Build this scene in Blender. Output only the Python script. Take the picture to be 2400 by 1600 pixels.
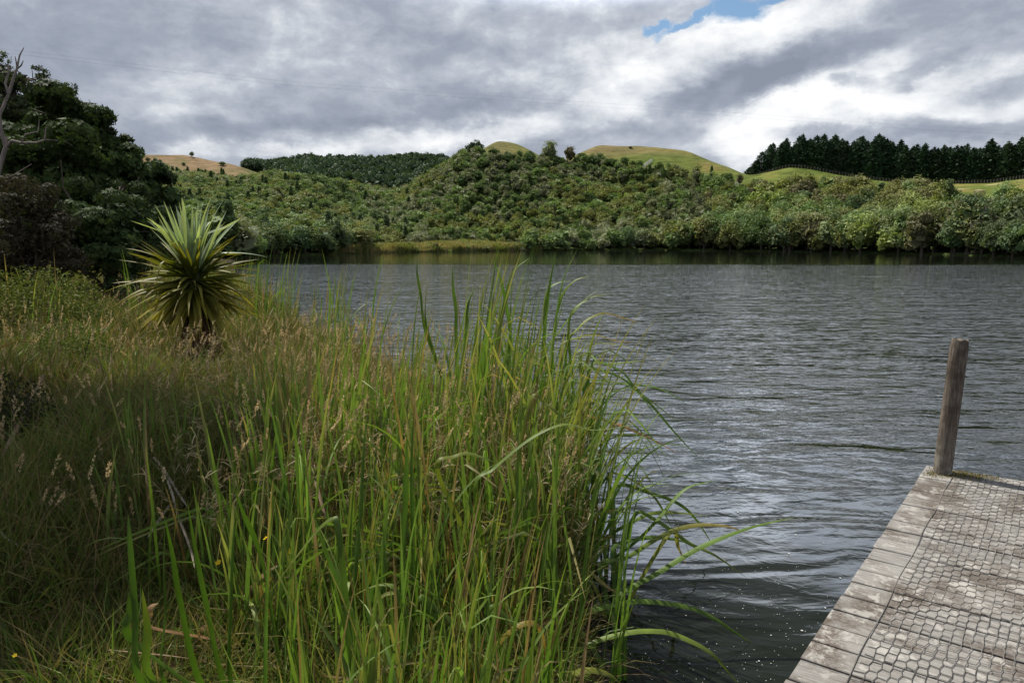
import bpy, math, random
import numpy as np
from mathutils import Vector

# ------------------------------------------------------------------ camera, world, sun
R = math.radians
sc = bpy.context.scene
for o in list(bpy.data.objects):
    bpy.data.objects.remove(o)
COL = sc.collection
F, PITCH, CZ = 1500.0, R(8.9), 2.05            # focal length in photo pixels, tilt, eye height above the water
cam = bpy.data.cameras.new('camera')
cam.sensor_width = 36.0; cam.lens = 36.0 * F / 2400; cam.clip_start = 0.05; cam.clip_end = 6000
camo = bpy.data.objects.new('camera', cam); COL.objects.link(camo)
camo.location = (0, 0, CZ); camo.rotation_euler = (math.pi / 2 - PITCH, 0, 0)
sc.camera = camo
sc.view_settings.view_transform = 'Standard'; sc.view_settings.look = 'None'
sc.view_settings.exposure = 0.36; sc.view_settings.gamma = 1.0
sc.view_settings.use_curve_mapping = False

def ray(px, py):
    """unit direction of a photo pixel (2400 x 1600)"""
    c, s = math.cos(PITCH), math.sin(PITCH)
    v = np.array([px - 1200.0, F * c + (800 - py) * s, -F * s + (800 - py) * c])
    return v / np.linalg.norm(v)
def P(px, py, dist):
    """point on that ray at a horizontal distance"""
    v = ray(px, py); k = dist / math.hypot(v[0], v[1])
    return np.array([0, 0, CZ]) + v * k
def Pz(px, py, z):
    v = ray(px, py); return np.array([0, 0, CZ]) + v * ((z - CZ) / v[2])
def azel(px, py):
    v = ray(px, py)
    return math.degrees(math.atan2(v[0], v[1])), math.degrees(math.asin(v[2]))

SUN_EL, SUN_AZ = 58.0, -47.0                   # azimuth from the view direction, minus is left
SUN_POWER, SUN_ANGLE = 5.0, 0.6
CLOUD_GAIN = .80
ADDED_GLOW = 7.5                                    # gain of the bright sky band added to light up the water
sd_ = Vector((math.sin(R(SUN_AZ)) * math.cos(R(SUN_EL)), math.cos(R(SUN_AZ)) * math.cos(R(SUN_EL)), math.sin(R(SUN_EL))))
sl = bpy.data.lights.new('sun', 'SUN'); sl.energy = SUN_POWER; sl.angle = R(SUN_ANGLE); sl.color = (1.0, 0.95, 0.86)
so = bpy.data.objects.new('sun', sl); COL.objects.link(so)
so.rotation_euler = sd_.to_track_quat('Z', 'Y').to_euler()

class NT:
    """tiny node-tree builder"""
    def __init__(s, tree): s.t = tree; tree.nodes.clear()
    def n(s, kind, **kw):
        nd = s.t.nodes.new(kind)
        for k, v in kw.items(): setattr(nd, k, v)
        return nd
    def put(s, sock, v):
        if isinstance(v, bpy.types.NodeSocket): s.t.links.new(v, sock)
        elif v is not None: sock.default_value = v
    def m(s, op, a, b=None, c=None, clamp=False):
        nd = s.n('ShaderNodeMath', operation=op, use_clamp=clamp)
        s.put(nd.inputs[0], a); s.put(nd.inputs[1], b); s.put(nd.inputs[2], c)
        return nd.outputs[0]
    def vm(s, op, a, b=None):
        nd = s.n('ShaderNodeVectorMath', operation=op)
        s.put(nd.inputs[0], a); s.put(nd.inputs[1], b)
        return nd.outputs[0]
    def noise(s, vec, scale, detail=4, rough=.5, dist=0, dim='3D'):
        nd = s.n('ShaderNodeTexNoise', noise_dimensions=dim)
        s.put(nd.inputs['Vector'], vec); nd.inputs['Scale'].default_value = scale
        nd.inputs['Detail'].default_value = detail; nd.inputs['Roughness'].default_value = rough
        nd.inputs['Distortion'].default_value = dist
        return nd.outputs[0]
    def ramp(s, fac, stops, interp='LINEAR'):
        nd = s.n('ShaderNodeValToRGB'); cr = nd.color_ramp; cr.interpolation = interp
        while len(cr.elements) < len(stops): cr.elements.new(.5)
        for e, (p, c) in zip(cr.elements, stops):
            e.position = p; e.color = (c, c, c, 1) if isinstance(c, (int, float)) else (*c, 1)
        s.put(nd.inputs[0], fac); return nd.outputs[0]
    def mix(s, fac, a, b, blend='MIX'):
        nd = s.n('ShaderNodeMix', data_type='RGBA', blend_type=blend)
        s.put(nd.inputs[0], fac)
        for i, v in ((6, a), (7, b)):
            if isinstance(v, tuple): v = (*v, 1) if len(v) == 3 else v
            s.put(nd.inputs[i], v)
        return nd.outputs[2]
    def mapr(s, v, a, b, c, d, clamp=True, interp='LINEAR'):
        nd = s.n('ShaderNodeMapRange', interpolation_type=interp, clamp=clamp)
        s.put(nd.inputs[0], v)
        for i, q in enumerate((a, b, c, d)): nd.inputs[i + 1].default_value = q
        return nd.outputs[0]
    def scale(s, vec, sx, sy, sz, rot=0):
        nd = s.n('ShaderNodeMapping'); s.put(nd.inputs[0], vec)
        nd.inputs['Scale'].default_value = (sx, sy, sz); nd.inputs['Rotation'].default_value = (0, 0, rot)
        return nd.outputs[0]

def build_world():
    w = bpy.data.worlds.new('World'); sc.world = w; w.use_nodes = True
    w.cycles.sampling_method = 'MANUAL'; w.cycles.sample_map_resolution = 512
    N = NT(w.node_tree)
    sky = N.n('ShaderNodeTexSky', sky_type='NISHITA', sun_disc=False)
    sky.sun_elevation = R(SUN_EL); sky.sun_rotation = R(SUN_AZ) ; sky.altitude = 50
    tc = N.n('ShaderNodeTexCoord'); d = N.vm('NORMALIZE', tc.outputs['Generated'])
    sx = N.n('ShaderNodeSeparateXYZ'); N.put(sx.inputs[0], d)
    X, Y, Z = sx.outputs
    deg = 180 / math.pi
    az = N.m('MULTIPLY', N.m('ARCTAN2', X, Y), deg)
    el = N.m('MULTIPLY', N.m('ARCSINE', N.m('MAXIMUM', N.m('MINIMUM', Z, .9999), -.9999)), deg)
    # cloud sheet seen in perspective: flattened towards the horizon
    k = N.m('DIVIDE', 1.0, N.m('ADD', N.m('MAXIMUM', Z, 0.0), 0.22))
    cmb = N.n('ShaderNodeCombineXYZ')
    N.put(cmb.inputs[0], N.m('MULTIPLY', X, k)); N.put(cmb.inputs[1], N.m('MULTIPLY', Y, k)); cmb.inputs[2].default_value = .3
    cp = cmb.outputs[0]
    nA = N.noise(cp, 1.35, 7, .52, .25)
    nB = N.noise(cp, 4.2, 7, .55, .2)
    cm2 = N.n('ShaderNodeCombineXYZ'); N.put(cm2.inputs[0], N.m('MULTIPLY', az, .05)); N.put(cm2.inputs[1], N.m('MULTIPLY', el, .088))
    nC = N.noise(cm2.outputs[0], 3.2, 9, .62, .15)
    nW = N.noise(cm2.outputs[0], 1.7, 5, .55, .3)
    sw = N.n('ShaderNodeSeparateXYZ'); 
    wn = N.n('ShaderNodeTexNoise'); N.put(wn.inputs['Vector'], cm2.outputs[0]); wn.inputs['Scale'].default_value = 2.2; wn.inputs['Detail'].default_value = 7; wn.inputs['Roughness'].default_value = .6
    N.put(sw.inputs[0], wn.outputs[1])
    azw = N.m('ADD', az, N.m('MULTIPLY', N.m('SUBTRACT', sw.outputs[0], .5), 9.0))
    elw = N.m('ADD', el, N.m('MULTIPLY', N.m('SUBTRACT', sw.outputs[1], .5), 6.0))
    def blob(px, py, rx, ry, rot, soft=1.0):
        a0, e0 = azel(px, py); a1, _ = azel(px + rx, py); _, e1 = azel(px, py - ry)
        ra, re = abs(a1 - a0), abs(e1 - e0)
        c, s = math.cos(R(rot)), math.sin(R(rot))
        da, de = N.m('SUBTRACT', azw, a0), N.m('SUBTRACT', elw, e0)
        u = N.m('ADD', N.m('MULTIPLY', da, c / ra), N.m('MULTIPLY', de, s / ra))
        v = N.m('ADD', N.m('MULTIPLY', da, -s / re), N.m('MULTIPLY', de, c / re))
        q = N.m('SQRT', N.m('ADD', N.m('MULTIPLY', u, u), N.m('MULTIPLY', v, v)))
        return N.mapr(q, 1 - .5 * soft, 1 + .5 * soft, 1, 0, interp='SMOOTHSTEP')
    B = N.m('MULTIPLY_ADD', N.m('SUBTRACT', nA, .5), .5, .38)
    B = N.m('MULTIPLY_ADD', N.m('SUBTRACT', nB, .5), .14, B)
    B = N.m('MULTIPLY_ADD', N.m('SUBTRACT', nC, .5), 1.25, B)
    for (px, py, rx, ry, rot, amp, soft) in SKY_BLOBS:
        B = N.m('MULTIPLY_ADD', blob(px, py, rx, ry, rot, soft), amp, B)
    cloud = N.ramp(B, [(0.0, (.26, .295, .365)), (.28, (.355, .395, .475)), (.48, (.49, .53, .60)), (.68, (.74, .77, .815)), (.9, (.98, .99, 1.0))])
    # bright sky band added just above the frame for the water to reflect
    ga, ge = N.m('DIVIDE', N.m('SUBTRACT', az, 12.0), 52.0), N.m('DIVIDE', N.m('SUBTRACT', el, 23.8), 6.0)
    gl = N.m('MULTIPLY', N.mapr(N.m('SQRT', N.m('ADD', N.m('MULTIPLY', ga, ga), N.m('MULTIPLY', ge, ge))), 0, 1.05, 1, 0, interp='SMOOTHERSTEP'), ADDED_GLOW)
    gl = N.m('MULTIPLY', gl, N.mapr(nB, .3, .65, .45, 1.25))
    dk = N.m('MULTIPLY', N.mapr(el, 28, 38, 0, .66, interp='SMOOTHSTEP'), N.mapr(N.m('ABSOLUTE', az), 50, 95, 1, 0, interp='SMOOTHSTEP'))   # unseen sky overhead darkened to keep reflections in the near water dark
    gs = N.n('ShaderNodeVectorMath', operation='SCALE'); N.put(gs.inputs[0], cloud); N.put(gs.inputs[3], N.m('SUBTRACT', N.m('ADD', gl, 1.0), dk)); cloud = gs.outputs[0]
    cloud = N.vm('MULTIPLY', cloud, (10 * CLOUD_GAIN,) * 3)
    hole = None
    for (px, py, rx, ry, rot) in SKY_HOLES:
        b = blob(px, py, rx, ry, rot, .95); hole = b if hole is None else N.m('MAXIMUM', hole, b)
    skyc = N.vm('MULTIPLY', sky.outputs[0], (.85, .98, 1.0))
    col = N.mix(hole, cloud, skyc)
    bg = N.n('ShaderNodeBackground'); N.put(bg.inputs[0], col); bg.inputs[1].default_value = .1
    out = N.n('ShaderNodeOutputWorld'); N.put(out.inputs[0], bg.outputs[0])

SKY_BLOBS = [
    (150, 70, 520, 90, 5, -.16, 1.4), (1000, 235, 520, 55, 8, -.13, 1.3), (700, 315, 330, 40, 6, -.16, 1.2), (1120, 270, 200, 30, 14, -.14, 1.1),
    (600, 365, 600, 18, 0, .22, 1.4), (1050, 318, 330, 34, 6, .40, 1.1), (500, 262, 150, 26, 0, .20, 1.3), (650, 90, 250, 60, 30, .14, 1.5), (1200, 20, 200, 40, 0, .15, 1.4),
    (1350, 140, 330, 80, 10, .22, 1.4), (1480, 210, 260, 70, 0, .25, 1.2),
    (1450, 290, 350, 34, 0, -.10, 1.2),
    (1800, 50, 340, 60, 14, .34, 1.1), (2150, 150, 420, 50, 14, .16, 1.2), (2200, 240, 620, 70, 12, .34, 1.2), (1800, 260, 260, 60, 12, .32, 1.2), (1760, 330, 80, 60, 0, .30, 1.1),
    (1715, 200, 185, 42, 12, -.38, 1.0), (1920, 140, 230, 40, 17, -.20, 1.2), (2200, 85, 300, 60, 15, -.12, 1.4),
    (2140, 195, 75, 22, 25, -.32, 1.3), (2385, 190, 95, 46, 20, -.34, 1.3), (1972, 215, 26, 15, 0, -.26, 1.4), (2028, 222, 36, 16, 0, -.26, 1.4),
    (2080, 318, 420, 26, -3, -.30, 1.2), (1620, 320, 100, 50, 0, -.08, 1.2),
]
SKY_HOLES = [(1712, 18, 56, 34, 24), (1640, 42, 60, 12, 10), (1570, 46, 40, 9, 5), (1780, -20, 50, 18, 10)]
build_world()

# ------------------------------------------------------------------ helpers
rng = np.random.default_rng(7)
def vnoise(x, y, seed=0):
    """smooth value noise"""
    x = np.asarray(x, float); y = np.asarray(y, float)
    xi, yi = np.floor(x).astype(np.int64), np.floor(y).astype(np.int64)
    fx, fy = x - xi, y - yi
    fx, fy = fx * fx * (3 - 2 * fx), fy * fy * (3 - 2 * fy)
    def h(a, b):
        n = (a * 374761393 + b * 668265263 + seed * 974711) & 0x7fffffff
        n = ((n ^ (n >> 13)) * 1274126177) & 0x7fffffff
        return ((n ^ (n >> 16)) & 0xffff) / 65535.0
    return (h(xi, yi) * (1 - fx) + h(xi + 1, yi) * fx) * (1 - fy) + (h(xi, yi + 1) * (1 - fx) + h(xi + 1, yi + 1) * fx) * fy
def fbm(x, y, seed=0, oct=4):
    s = 0; a = 1; t = 0
    for i in range(oct):
        s = s + a * vnoise(np.asarray(x) * 2 ** i, np.asarray(y) * 2 ** i, seed + i); t += a; a *= .5
    return s / t

def mesh_data(name, V, faces, mats, tint=None, smooth=False, mat_idx=None):
    """V (n,3); faces: array (m,k) or list of such arrays"""
    if not isinstance(faces, (list, tuple)): faces = [faces]
    faces = [np.asarray(f, np.int32) for f in faces if len(f)]
    me = bpy.data.meshes.new(name)
    V = np.asarray(V, np.float32)
    me.vertices.add(len(V)); me.vertices.foreach_set('co', V.ravel())
    idx = np.concatenate([f.ravel() for f in faces])
    tot = np.concatenate([np.full(len(f), f.shape[1], np.int32) for f in faces])
    st = np.concatenate([[0], np.cumsum(tot)[:-1]]).astype(np.int32)
    me.loops.add(len(idx)); me.loops.foreach_set('vertex_index', idx)
    me.polygons.add(len(tot)); me.polygons.foreach_set('loop_start', st); me.polygons.foreach_set('loop_total', tot)
    me.polygons.foreach_set('use_smooth', np.full(len(tot), smooth, bool))
    for m in (mats if isinstance(mats, (list, tuple)) else [mats]): me.materials.append(m)
    if mat_idx is not None: me.polygons.foreach_set('material_index', np.asarray(mat_idx, np.int32))
    if tint is not None:
        a = me.attributes.new('tint', 'FLOAT_COLOR', 'POINT')
        c = np.ones((len(V), 4), np.float32); c[:, :3] = tint; a.data.foreach_set('color', c.ravel())
    me.update(calc_edges=True)
    return me
def tag(o, label=None, cat=None, group=None, kind=None):
    if label: o['label'] = label
    if cat: o['category'] = cat
    if group: o['group'] = group
    if kind: o['kind'] = kind
    return o
def link(name, me, parent=None, loc=None):
    o = bpy.data.objects.new(name, me); COL.objects.link(o)
    if parent: o.parent = parent
    if loc is not None: o.location = loc
    return o
def empty(name, loc, rz=0, scale=1):
    o = bpy.data.objects.new(name, None); COL.objects.link(o); o.empty_display_size = .1
    o.location = loc; o.rotation_euler = (0, 0, rz)
    o.scale = (scale,) * 3 if isinstance(scale, (int, float)) else scale
    return o

class Geo:
    """collects pieces with a colour each"""
    def __init__(s): s.V = []; s.Q = []; s.C = []; s.n = 0
    def add(s, V, Q, C):
        V = np.asarray(V, float).reshape(-1, 3); s.V.append(V); s.Q.append(np.asarray(Q) + s.n)
        C = np.asarray(C, float)
        s.C.append(np.broadcast_to(C, (len(V), 3)) if C.ndim == 1 else C); s.n += len(V)
    def arrays(s): return np.concatenate(s.V), s.Q, np.concatenate(s.C)
    def mesh(s, name, mats, smooth=False):
        V, Q, C = s.arrays(); by = {}
        for q in s.Q: by.setdefault(q.shape[1], []).append(q)
        return mesh_data(name, V, [np.concatenate(v) for v in by.values()], mats, C, smooth)

def tube(G, pts, rad, col, sides=7, cap=True):
    pts = np.asarray(pts, float); n = len(pts); rad = np.broadcast_to(rad, (n,))
    T = np.gradient(pts, axis=0); T /= np.linalg.norm(T, axis=1)[:, None] + 1e-9
    ref = np.array([0, 0, 1.0]) if abs(T[0][2]) < .9 else np.array([1.0, 0, 0])
    V = []
    for i in range(n):
        a = np.cross(T[i], ref); a /= np.linalg.norm(a) + 1e-9; b = np.cross(T[i], a)
        t = np.arange(sides) * 2 * math.pi / sides
        V.append(pts[i] + rad[i] * (np.cos(t)[:, None] * a + np.sin(t)[:, None] * b))
    V = np.concatenate(V)
    Q = [[i * sides + j, i * sides + (j + 1) % sides, (i + 1) * sides + (j + 1) % sides, (i + 1) * sides + j] for i in range(n - 1) for j in range(sides)]
    G.add(V, np.array(Q), col)

def ribbons(root, L, w, phi, a0, bend, face, cb, ct, S=6, pw=1.8, kink=None, kamt=None, twist=0.0, vee=0.0, taper=.45):
    """leaf blades as strips. all arguments are (N,) arrays, colours (N,3); returns V, Q, C"""
    N = len(L); s = np.linspace(0, 1, S + 1)
    th = a0[:, None] + bend[:, None] * s[None] ** pw
    if kink is not None:
        th = th + np.where(s[None] > kink[:, None], kamt[:, None], 0)
    thm = .5 * (th[:, 1:] + th[:, :-1])
    ds = (L / S)[:, None]
    h = np.concatenate([np.zeros((N, 1)), np.cumsum(np.sin(thm) * ds, 1)], 1)
    z = np.concatenate([np.zeros((N, 1)), np.cumsum(np.cos(thm) * ds, 1)], 1)
    cx, cy = np.cos(phi)[:, None], np.sin(phi)[:, None]
    C = np.stack([root[:, 0:1] + h * cx, root[:, 1:2] + h * cy, root[:, 2:3] + z], 2)
    f = face[:, None] + np.asarray(twist).reshape(-1, 1) * s[None]
    # width direction: perpendicular to the tangent
    T = np.stack([np.sin(th) * cx, np.sin(th) * cy, np.cos(th)], 2)
    side = np.stack([-np.broadcast_to(cy, th.shape), np.broadcast_to(cx, th.shape), np.zeros_like(th)], 2)
    nrm = np.cross(T, side)
    W = side * np.cos(f)[..., None] + nrm * np.sin(f)[..., None]
    Nn = np.cross(T, W)
    prof = np.minimum(1, (1 - s) / taper) ** .8 * (.75 + .25 * np.minimum(1, s * 4))
    hw = (w[:, None] * .5 * np.maximum(prof, .02)[None])[..., None]
    if vee > 0:
        V = np.stack([C - W * hw, C - Nn * hw * vee, C + W * hw], 2)
    else:
        V = np.stack([C - W * hw, C + W * hw], 2)
    k = V.shape[2]
    V = V.reshape(-1, 3)
    base = (np.arange(N) * (S + 1) * k)[:, None, None] + (np.arange(S) * k)[None, :, None] + np.arange(k - 1)[None, None, :]
    b = base.reshape(-1)
    Q = np.stack([b, b + 1, b + 1 + k, b + k], 1)
    m = (s ** 2.2)[None, :, None]
    Cc = cb[:, None, :] * (1 - m) + ct[:, None, :] * m
    Cc = np.repeat(Cc[:, :, None, :], k, 2).reshape(-1, 3)
    return V, Q, Cc

def strip(pts, w, twist=0.3, seed=0, vee=.25, taper=.4, nseg=26, up=(-.2, -.42, 1)):
    """one leaf along a curve through pts"""
    pts = np.asarray(pts, float); n = len(pts)
    ext = np.vstack([2 * pts[0] - pts[1], pts, 2 * pts[-1] - pts[-2]])
    out = []
    for t in np.linspace(0, n - 1 - 1e-6, nseg):
        i = int(t); u = t - i; p0, p1, p2, p3 = ext[i:i + 4]
        out.append(.5 * ((2 * p1) + (-p0 + p2) * u + (2 * p0 - 5 * p1 + 4 * p2 - p3) * u ** 2 + (-p0 + 3 * p1 - 3 * p2 + p3) * u ** 3))
    C = np.array(out); T = np.gradient(C, axis=0); T /= np.linalg.norm(T, axis=1)[:, None] + 1e-9
    side = np.cross(T, np.array(up) / np.linalg.norm(up)); side /= np.linalg.norm(side, axis=1)[:, None] + 1e-6
    nn = np.cross(side, T); s = np.linspace(0, 1, nseg)
    f = seed + twist * s
    W = side * np.cos(f)[:, None] + nn * np.sin(f)[:, None]; Nn = np.cross(T, W)
    hw = (w * .5 * np.maximum(np.minimum(1, (1 - s) / taper) ** .8, .03))[:, None]
    V = np.stack([C - W * hw, C - Nn * hw * vee, C + W * hw], 1).reshape(-1, 3)
    b = (np.arange(nseg - 1) * 3)[:, None] + np.arange(2)[None]; b = b.reshape(-1)
    return V, np.stack([b, b + 1, b + 4, b + 3], 1), s

# ------------------------------------------------------------------ materials
def new_mat(name):
    m = bpy.data.materials.new(name); m.use_nodes = True; return m, NT(m.node_tree)
def finish(N, sh, disp=None):
    o = N.n('ShaderNodeOutputMaterial'); N.put(o.inputs[0], sh)
    return o
def principled(N, col, rough=.6, spec=.3, normal=None, **kw):
    p = N.n('ShaderNodeBsdfPrincipled'); N.put(p.inputs['Base Color'], (*col, 1) if isinstance(col, tuple) and len(col) == 3 else col)
    N.put(p.inputs['Roughness'], rough); N.put(p.inputs['Specular IOR Level'], spec)
    if normal is not None: N.put(p.inputs['Normal'], normal)
    for k, v in kw.items(): N.put(p.inputs[k], v)
    return p.outputs[0]
def leaf_mat(name, rough=.5, spec=.35, trans=.3, vary=.25, tcol=(1.0, 1.05, .5), nscale=0.0):
    m, N = new_mat(name)
    at = N.n('ShaderNodeAttribute', attribute_name='tint'); oi = N.n('ShaderNodeObjectInfo')
    col = at.outputs[0]
    if vary:
        hs = N.n('ShaderNodeHueSaturation'); N.put(hs.inputs['Color'], col)
        N.put(hs.inputs['Hue'], N.mapr(oi.outputs['Random'], 0, 1, .5 - vary * .10, .5 + vary * .12))
        r2 = N.m('FRACT', N.m('MULTIPLY', oi.outputs['Random'], 17.31))
        N.put(hs.inputs['Value'], N.mapr(r2, 0, 1, 1 - vary, 1 + vary)); 
        r3 = N.m('FRACT', N.m('MULTIPLY', oi.outputs['Random'], 91.7))
        N.put(hs.inputs['Saturation'], N.mapr(r3, 0, 1, 1 - vary * .8, 1 + vary * .3))
        col = hs.outputs[0]
    if nscale:
        tc = N.n('ShaderNodeTexCoord')
        nn = N.noise(tc.outputs['Object'], nscale, 3, .6)
        col = N.mix(1.0, col, N.ramp(nn, [(.3, .72), (.7, 1.25)]), 'MULTIPLY')
    p = principled(N, col, rough, spec)
    if trans:
        t = N.n('ShaderNodeBsdfTranslucent'); N.put(t.inputs[0], N.vm('MULTIPLY', col, tcol))
        mx = N.n('ShaderNodeMixShader'); mx.inputs[0].default_value = trans
        N.put(mx.inputs[1], p); N.put(mx.inputs[2], t.outputs[0]); p = mx.outputs[0]
    finish(N, p); return m
M = {}
M['bush'] = leaf_mat('bush_leaves', .65, .15, .25, .20)
M['bush_mass'] = leaf_mat('bush_mass_leaves', .65, .15, .25, 0)
M['pine'] = leaf_mat('pine_needles', .6, .2, .1, .18)
M['near_leaf'] = leaf_mat('near_tree_leaves', .62, .07, .22, 0)
M['grass'] = leaf_mat('grass_blades', .55, .25, .35, 0, (1.1, 1.1, .55))
M['reed'] = leaf_mat('reed_leaves', .48, .25, .38, .10, (1.0, 1.15, .35), 6.0)
M['dry'] = leaf_mat('dry_leaves', .7, .15, .25, 0, (1, .9, .7))
M['seed'] = leaf_mat('seed_heads', .8, .1, .3, 0, (1, .9, .7))
M['cabbage'] = leaf_mat('cabbage_tree_leaves', .48, .22, .30, 0, (1.1, 1.1, .35), 3.0)
def bark_mat(name, c1, c2, scale=8, stretch=.25, bump=.4):
    m, N = new_mat(name); tc = N.n('ShaderNodeTexCoord')
    v = N.scale(tc.outputs['Object'], 1, 1, stretch)
    n = N.noise(v, scale, 6, .65); col = N.ramp(n, [(.3, c1), (.7, c2)])
    b = N.n('ShaderNodeBump'); b.inputs['Strength'].default_value = bump; b.inputs['Distance'].default_value = .02
    N.put(b.inputs['Height'], n); finish(N, principled(N, col, .85, .15, b.outputs[0])); return m
M['bark'] = bark_mat('bark', (.045, .035, .028), (.13, .105, .085))
M['dead_bark'] = bark_mat('dead_bark', (.12, .10, .09), (.33, .28, .25), 10)
M['pale_bark'] = bark_mat('pale_bark', (.12, .10, .08), (.28, .25, .21))

# ------------------------------------------------------------------ the lie of the land
def az_px(px): return math.atan2(*ray(px, 566)[:2])
SHORE_FAR = [(600, 91), (740, 101), (880, 116), (1000, 124), (1200, 137), (1350, 147), (1500, 150), (1700, 147), (1900, 138), (2100, 127), (2352, 112), (2500, 106)]
def shore_pt(px, r):
    v = ray(px, 566); k = r / math.hypot(v[0], v[1]); return (v[0] * k, v[1] * k)
LAKE = [(-.6, -40), (.0, -6), (.22, 0), (.26, 2.0), (.33, 3.0), (.44, 4.0), (.42, 4.9), (.12, 5.8), (-.8, 6.9), (-2.3, 9.0), (-3.6, 11.5), (-5.6, 15), (-9, 22), (-14, 32), (-22, 50), (-31, 74)]
LAKE += [shore_pt(*q) for q in SHORE_FAR] + [(80, 55), (70, 20), (50, -20), (20, -50)]
LK = np.array(LAKE)
def lake_sd(x, y):
    """distance to the water's edge, positive on land"""
    x = np.asarray(x, float); y = np.asarray(y, float)
    best = np.full(x.shape, 1e9); inside = np.zeros(x.shape, bool)
    n = len(LK)
    for i in range(n):
        a, b = LK[i], LK[(i + 1) % n]; e = b - a
        t = np.clip(((x - a[0]) * e[0] + (y - a[1]) * e[1]) / (e @ e), 0, 1)
        best = np.minimum(best, np.hypot(x - a[0] - t * e[0], y - a[1] - t * e[1]))
        c = (a[1] > y) != (b[1] > y)
        inside ^= c & (x < a[0] + (y - a[1]) / (b[1] - a[1] + 1e-12) * e[0])
    return np.where(inside, -best, best)
# columns: photo x -> (distance, photo y of what one sees there, canopy height standing on the ground)
COLS = {
 -900: [(60, 520, 4), (130, 470, 5), (220, 420, 4), (300, 385, 0), (400, 400, 0)],
 -100: [(70, 540, 4), (130, 470, 5), (220, 400, 4), (300, 372, 0), (400, 390, 0)],
 340: [(95, 555, 4), (150, 470, 5), (272, 384, 4), (300, 364, 0), (360, 385, 0), (450, 420, 0)],
 450: [(98, 560, 4), (160, 465, 5), (270, 388, 4), (300, 364, 0), (360, 385, 0), (450, 410, 0)],
 560: [(105, 560, 4), (160, 480, 5), (262, 400, 4), (290, 386, 0), (450, 396, 4)],
 640: [(110, 560, 5), (150, 510, 5), (215, 386, 5), (270, 400, 4), (450, 377, 4)],
 740: [(120, 560, 5), (155, 510, 5), (215, 400, 5), (280, 420, 4), (450, 362, 4)],
 850: [(135, 560, 4), (170, 500, 5), (215, 428, 5), (300, 425, 4), (450, 366, 4)],
 920: [(150, 562, 3), (185, 500, 5), (225, 445, 5), (310, 420, 4), (450, 364, 4)],
 965: [(155, 562, 3), (190, 480, 5), (225, 430, 5), (310, 415, 4), (450, 357, 4)],
 1000: [(160, 560, 3), (188, 460, 5), (220, 402, 5), (310, 415, 4), (450, 360, 4)],
 1050: [(165, 555, 3), (185, 470, 5), (215, 372, 5), (310, 400, 4), (450, 363, 4)],
 1095: [(168, 550, 3), (182, 480, 5), (212, 336, 4), (300, 400, 0), (450, 420, 4)],
 1165: [(165, 558, 3), (182, 490, 5), (208, 345, 4), (223, 323, 0), (300, 400, 0)],
 1215: [(158, 566, 3), (178, 500, 5), (208, 345, 4), (224, 336, 0), (300, 400, 0)],
 1300: [(156, 560, 5), (172, 500, 5), (195, 410, 5), (216, 344, 4), (300, 400, 0)],
 1400: [(158, 555, 5), (175, 495, 5), (200, 405, 5), (209, 362, 4), (226, 338, 0), (300, 400, 0)],
 1500: [(158, 560, 5), (178, 490, 5), (198, 398, 5), (205, 384, 0), (228, 341, 0), (300, 400, 0)],
 1600: [(156, 560, 5), (176, 490, 5), (196, 412, 4), (203, 402, 0), (226, 352, 0), (300, 400, 0)],
 1700: [(155, 560, 5), (172, 495, 5), (190, 433, 4), (196, 424, 0), (219, 388, 0), (300, 420, 0)],
 1745: [(152, 560, 5), (170, 500, 5), (189, 440, 4), (195, 432, 0), (213, 407, 0), (300, 430, 0)],
 1840: [(145, 558, 5), (164, 500, 5), (182, 432, 4), (188, 432, 0), (205, 391, 0), (235, 410, 0), (320, 420, 0)],
 1960: [(142, 556, 5), (160, 500, 5), (178, 448, 4), (184, 446, 0), (205, 410, 0), (240, 414, 0), (320, 420, 0)],
 2100: [(134, 556, 5), (150, 500, 5), (170, 447, 5), (177, 458, 0), (205, 429, 0), (240, 425, 0), (320, 425, 0)],
 2200: [(128, 555, 5), (145, 505, 5), (160, 465, 5), (167, 478, 0), (205, 432, 0), (240, 425, 0), (320, 425, 0)],
 2300: [(122, 555, 5), (140, 508, 5), (155, 472, 4), (162, 482, 0), (205, 428, 0), (240, 425, 0), (320, 425, 0)],
 2400: [(118, 550, 5), (136, 505, 5), (152, 475, 4), (160, 482, 0), (205, 418, 0), (240, 418, 0), (320, 425, 0)],
 3200: [(90, 540, 5), (120, 490, 5), (150, 460, 4), (170, 440, 0), (205, 415, 0), (240, 418, 0), (320, 425, 0)],
}
RG = np.concatenate([np.arange(0, 60, 2.0), np.arange(60, 330, 1.5), np.arange(330, 700, 8.0)])
_az, _rows, _fr = [], [], []
for px, pts in COLS.items():
    _az.append(az_px(px)); rr = [0.]; hh = [.5]
    f = 0
    for (r, y, can) in pts:
        if px < 900 and 140 < r < 280 and can: y += 8
        if 1050 <= px < 1500 and 180 < r < 220 and can: y += 4
        rr.append(r); hh.append(P(px, y, r)[2] - can * ((.72 if px < 1235 else 1.04) if r < 320 else 1.15))
        if can and r < 320: f = r + (3 if px > 1235 else 0)
    sh = float(np.interp(px, [q[0] for q in SHORE_FAR], [q[1] for q in SHORE_FAR]))
    sh = min(sh, rr[1] - 3)
    rr.insert(1, sh); hh.insert(1, .45)
    rr.append(700); hh.append(hh[-1] * .9)
    row = np.interp(RG, rr, hh)
    k = np.ones(7) / 7; row2 = np.convolve(np.pad(row, 3, 'edge'), k, 'valid')
    _rows.append(row2); _fr.append(f)
_az = np.array(_az); _rows = np.array(_rows); _fr = np.array(_fr)
FINE = np.linspace(_az[0], _az[-1], 500)
_rf = np.array([np.interp(FINE, _az, _rows[:, j]) for j in range(len(RG))]).T
kk = np.hanning(9); kk /= kk.sum()
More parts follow.
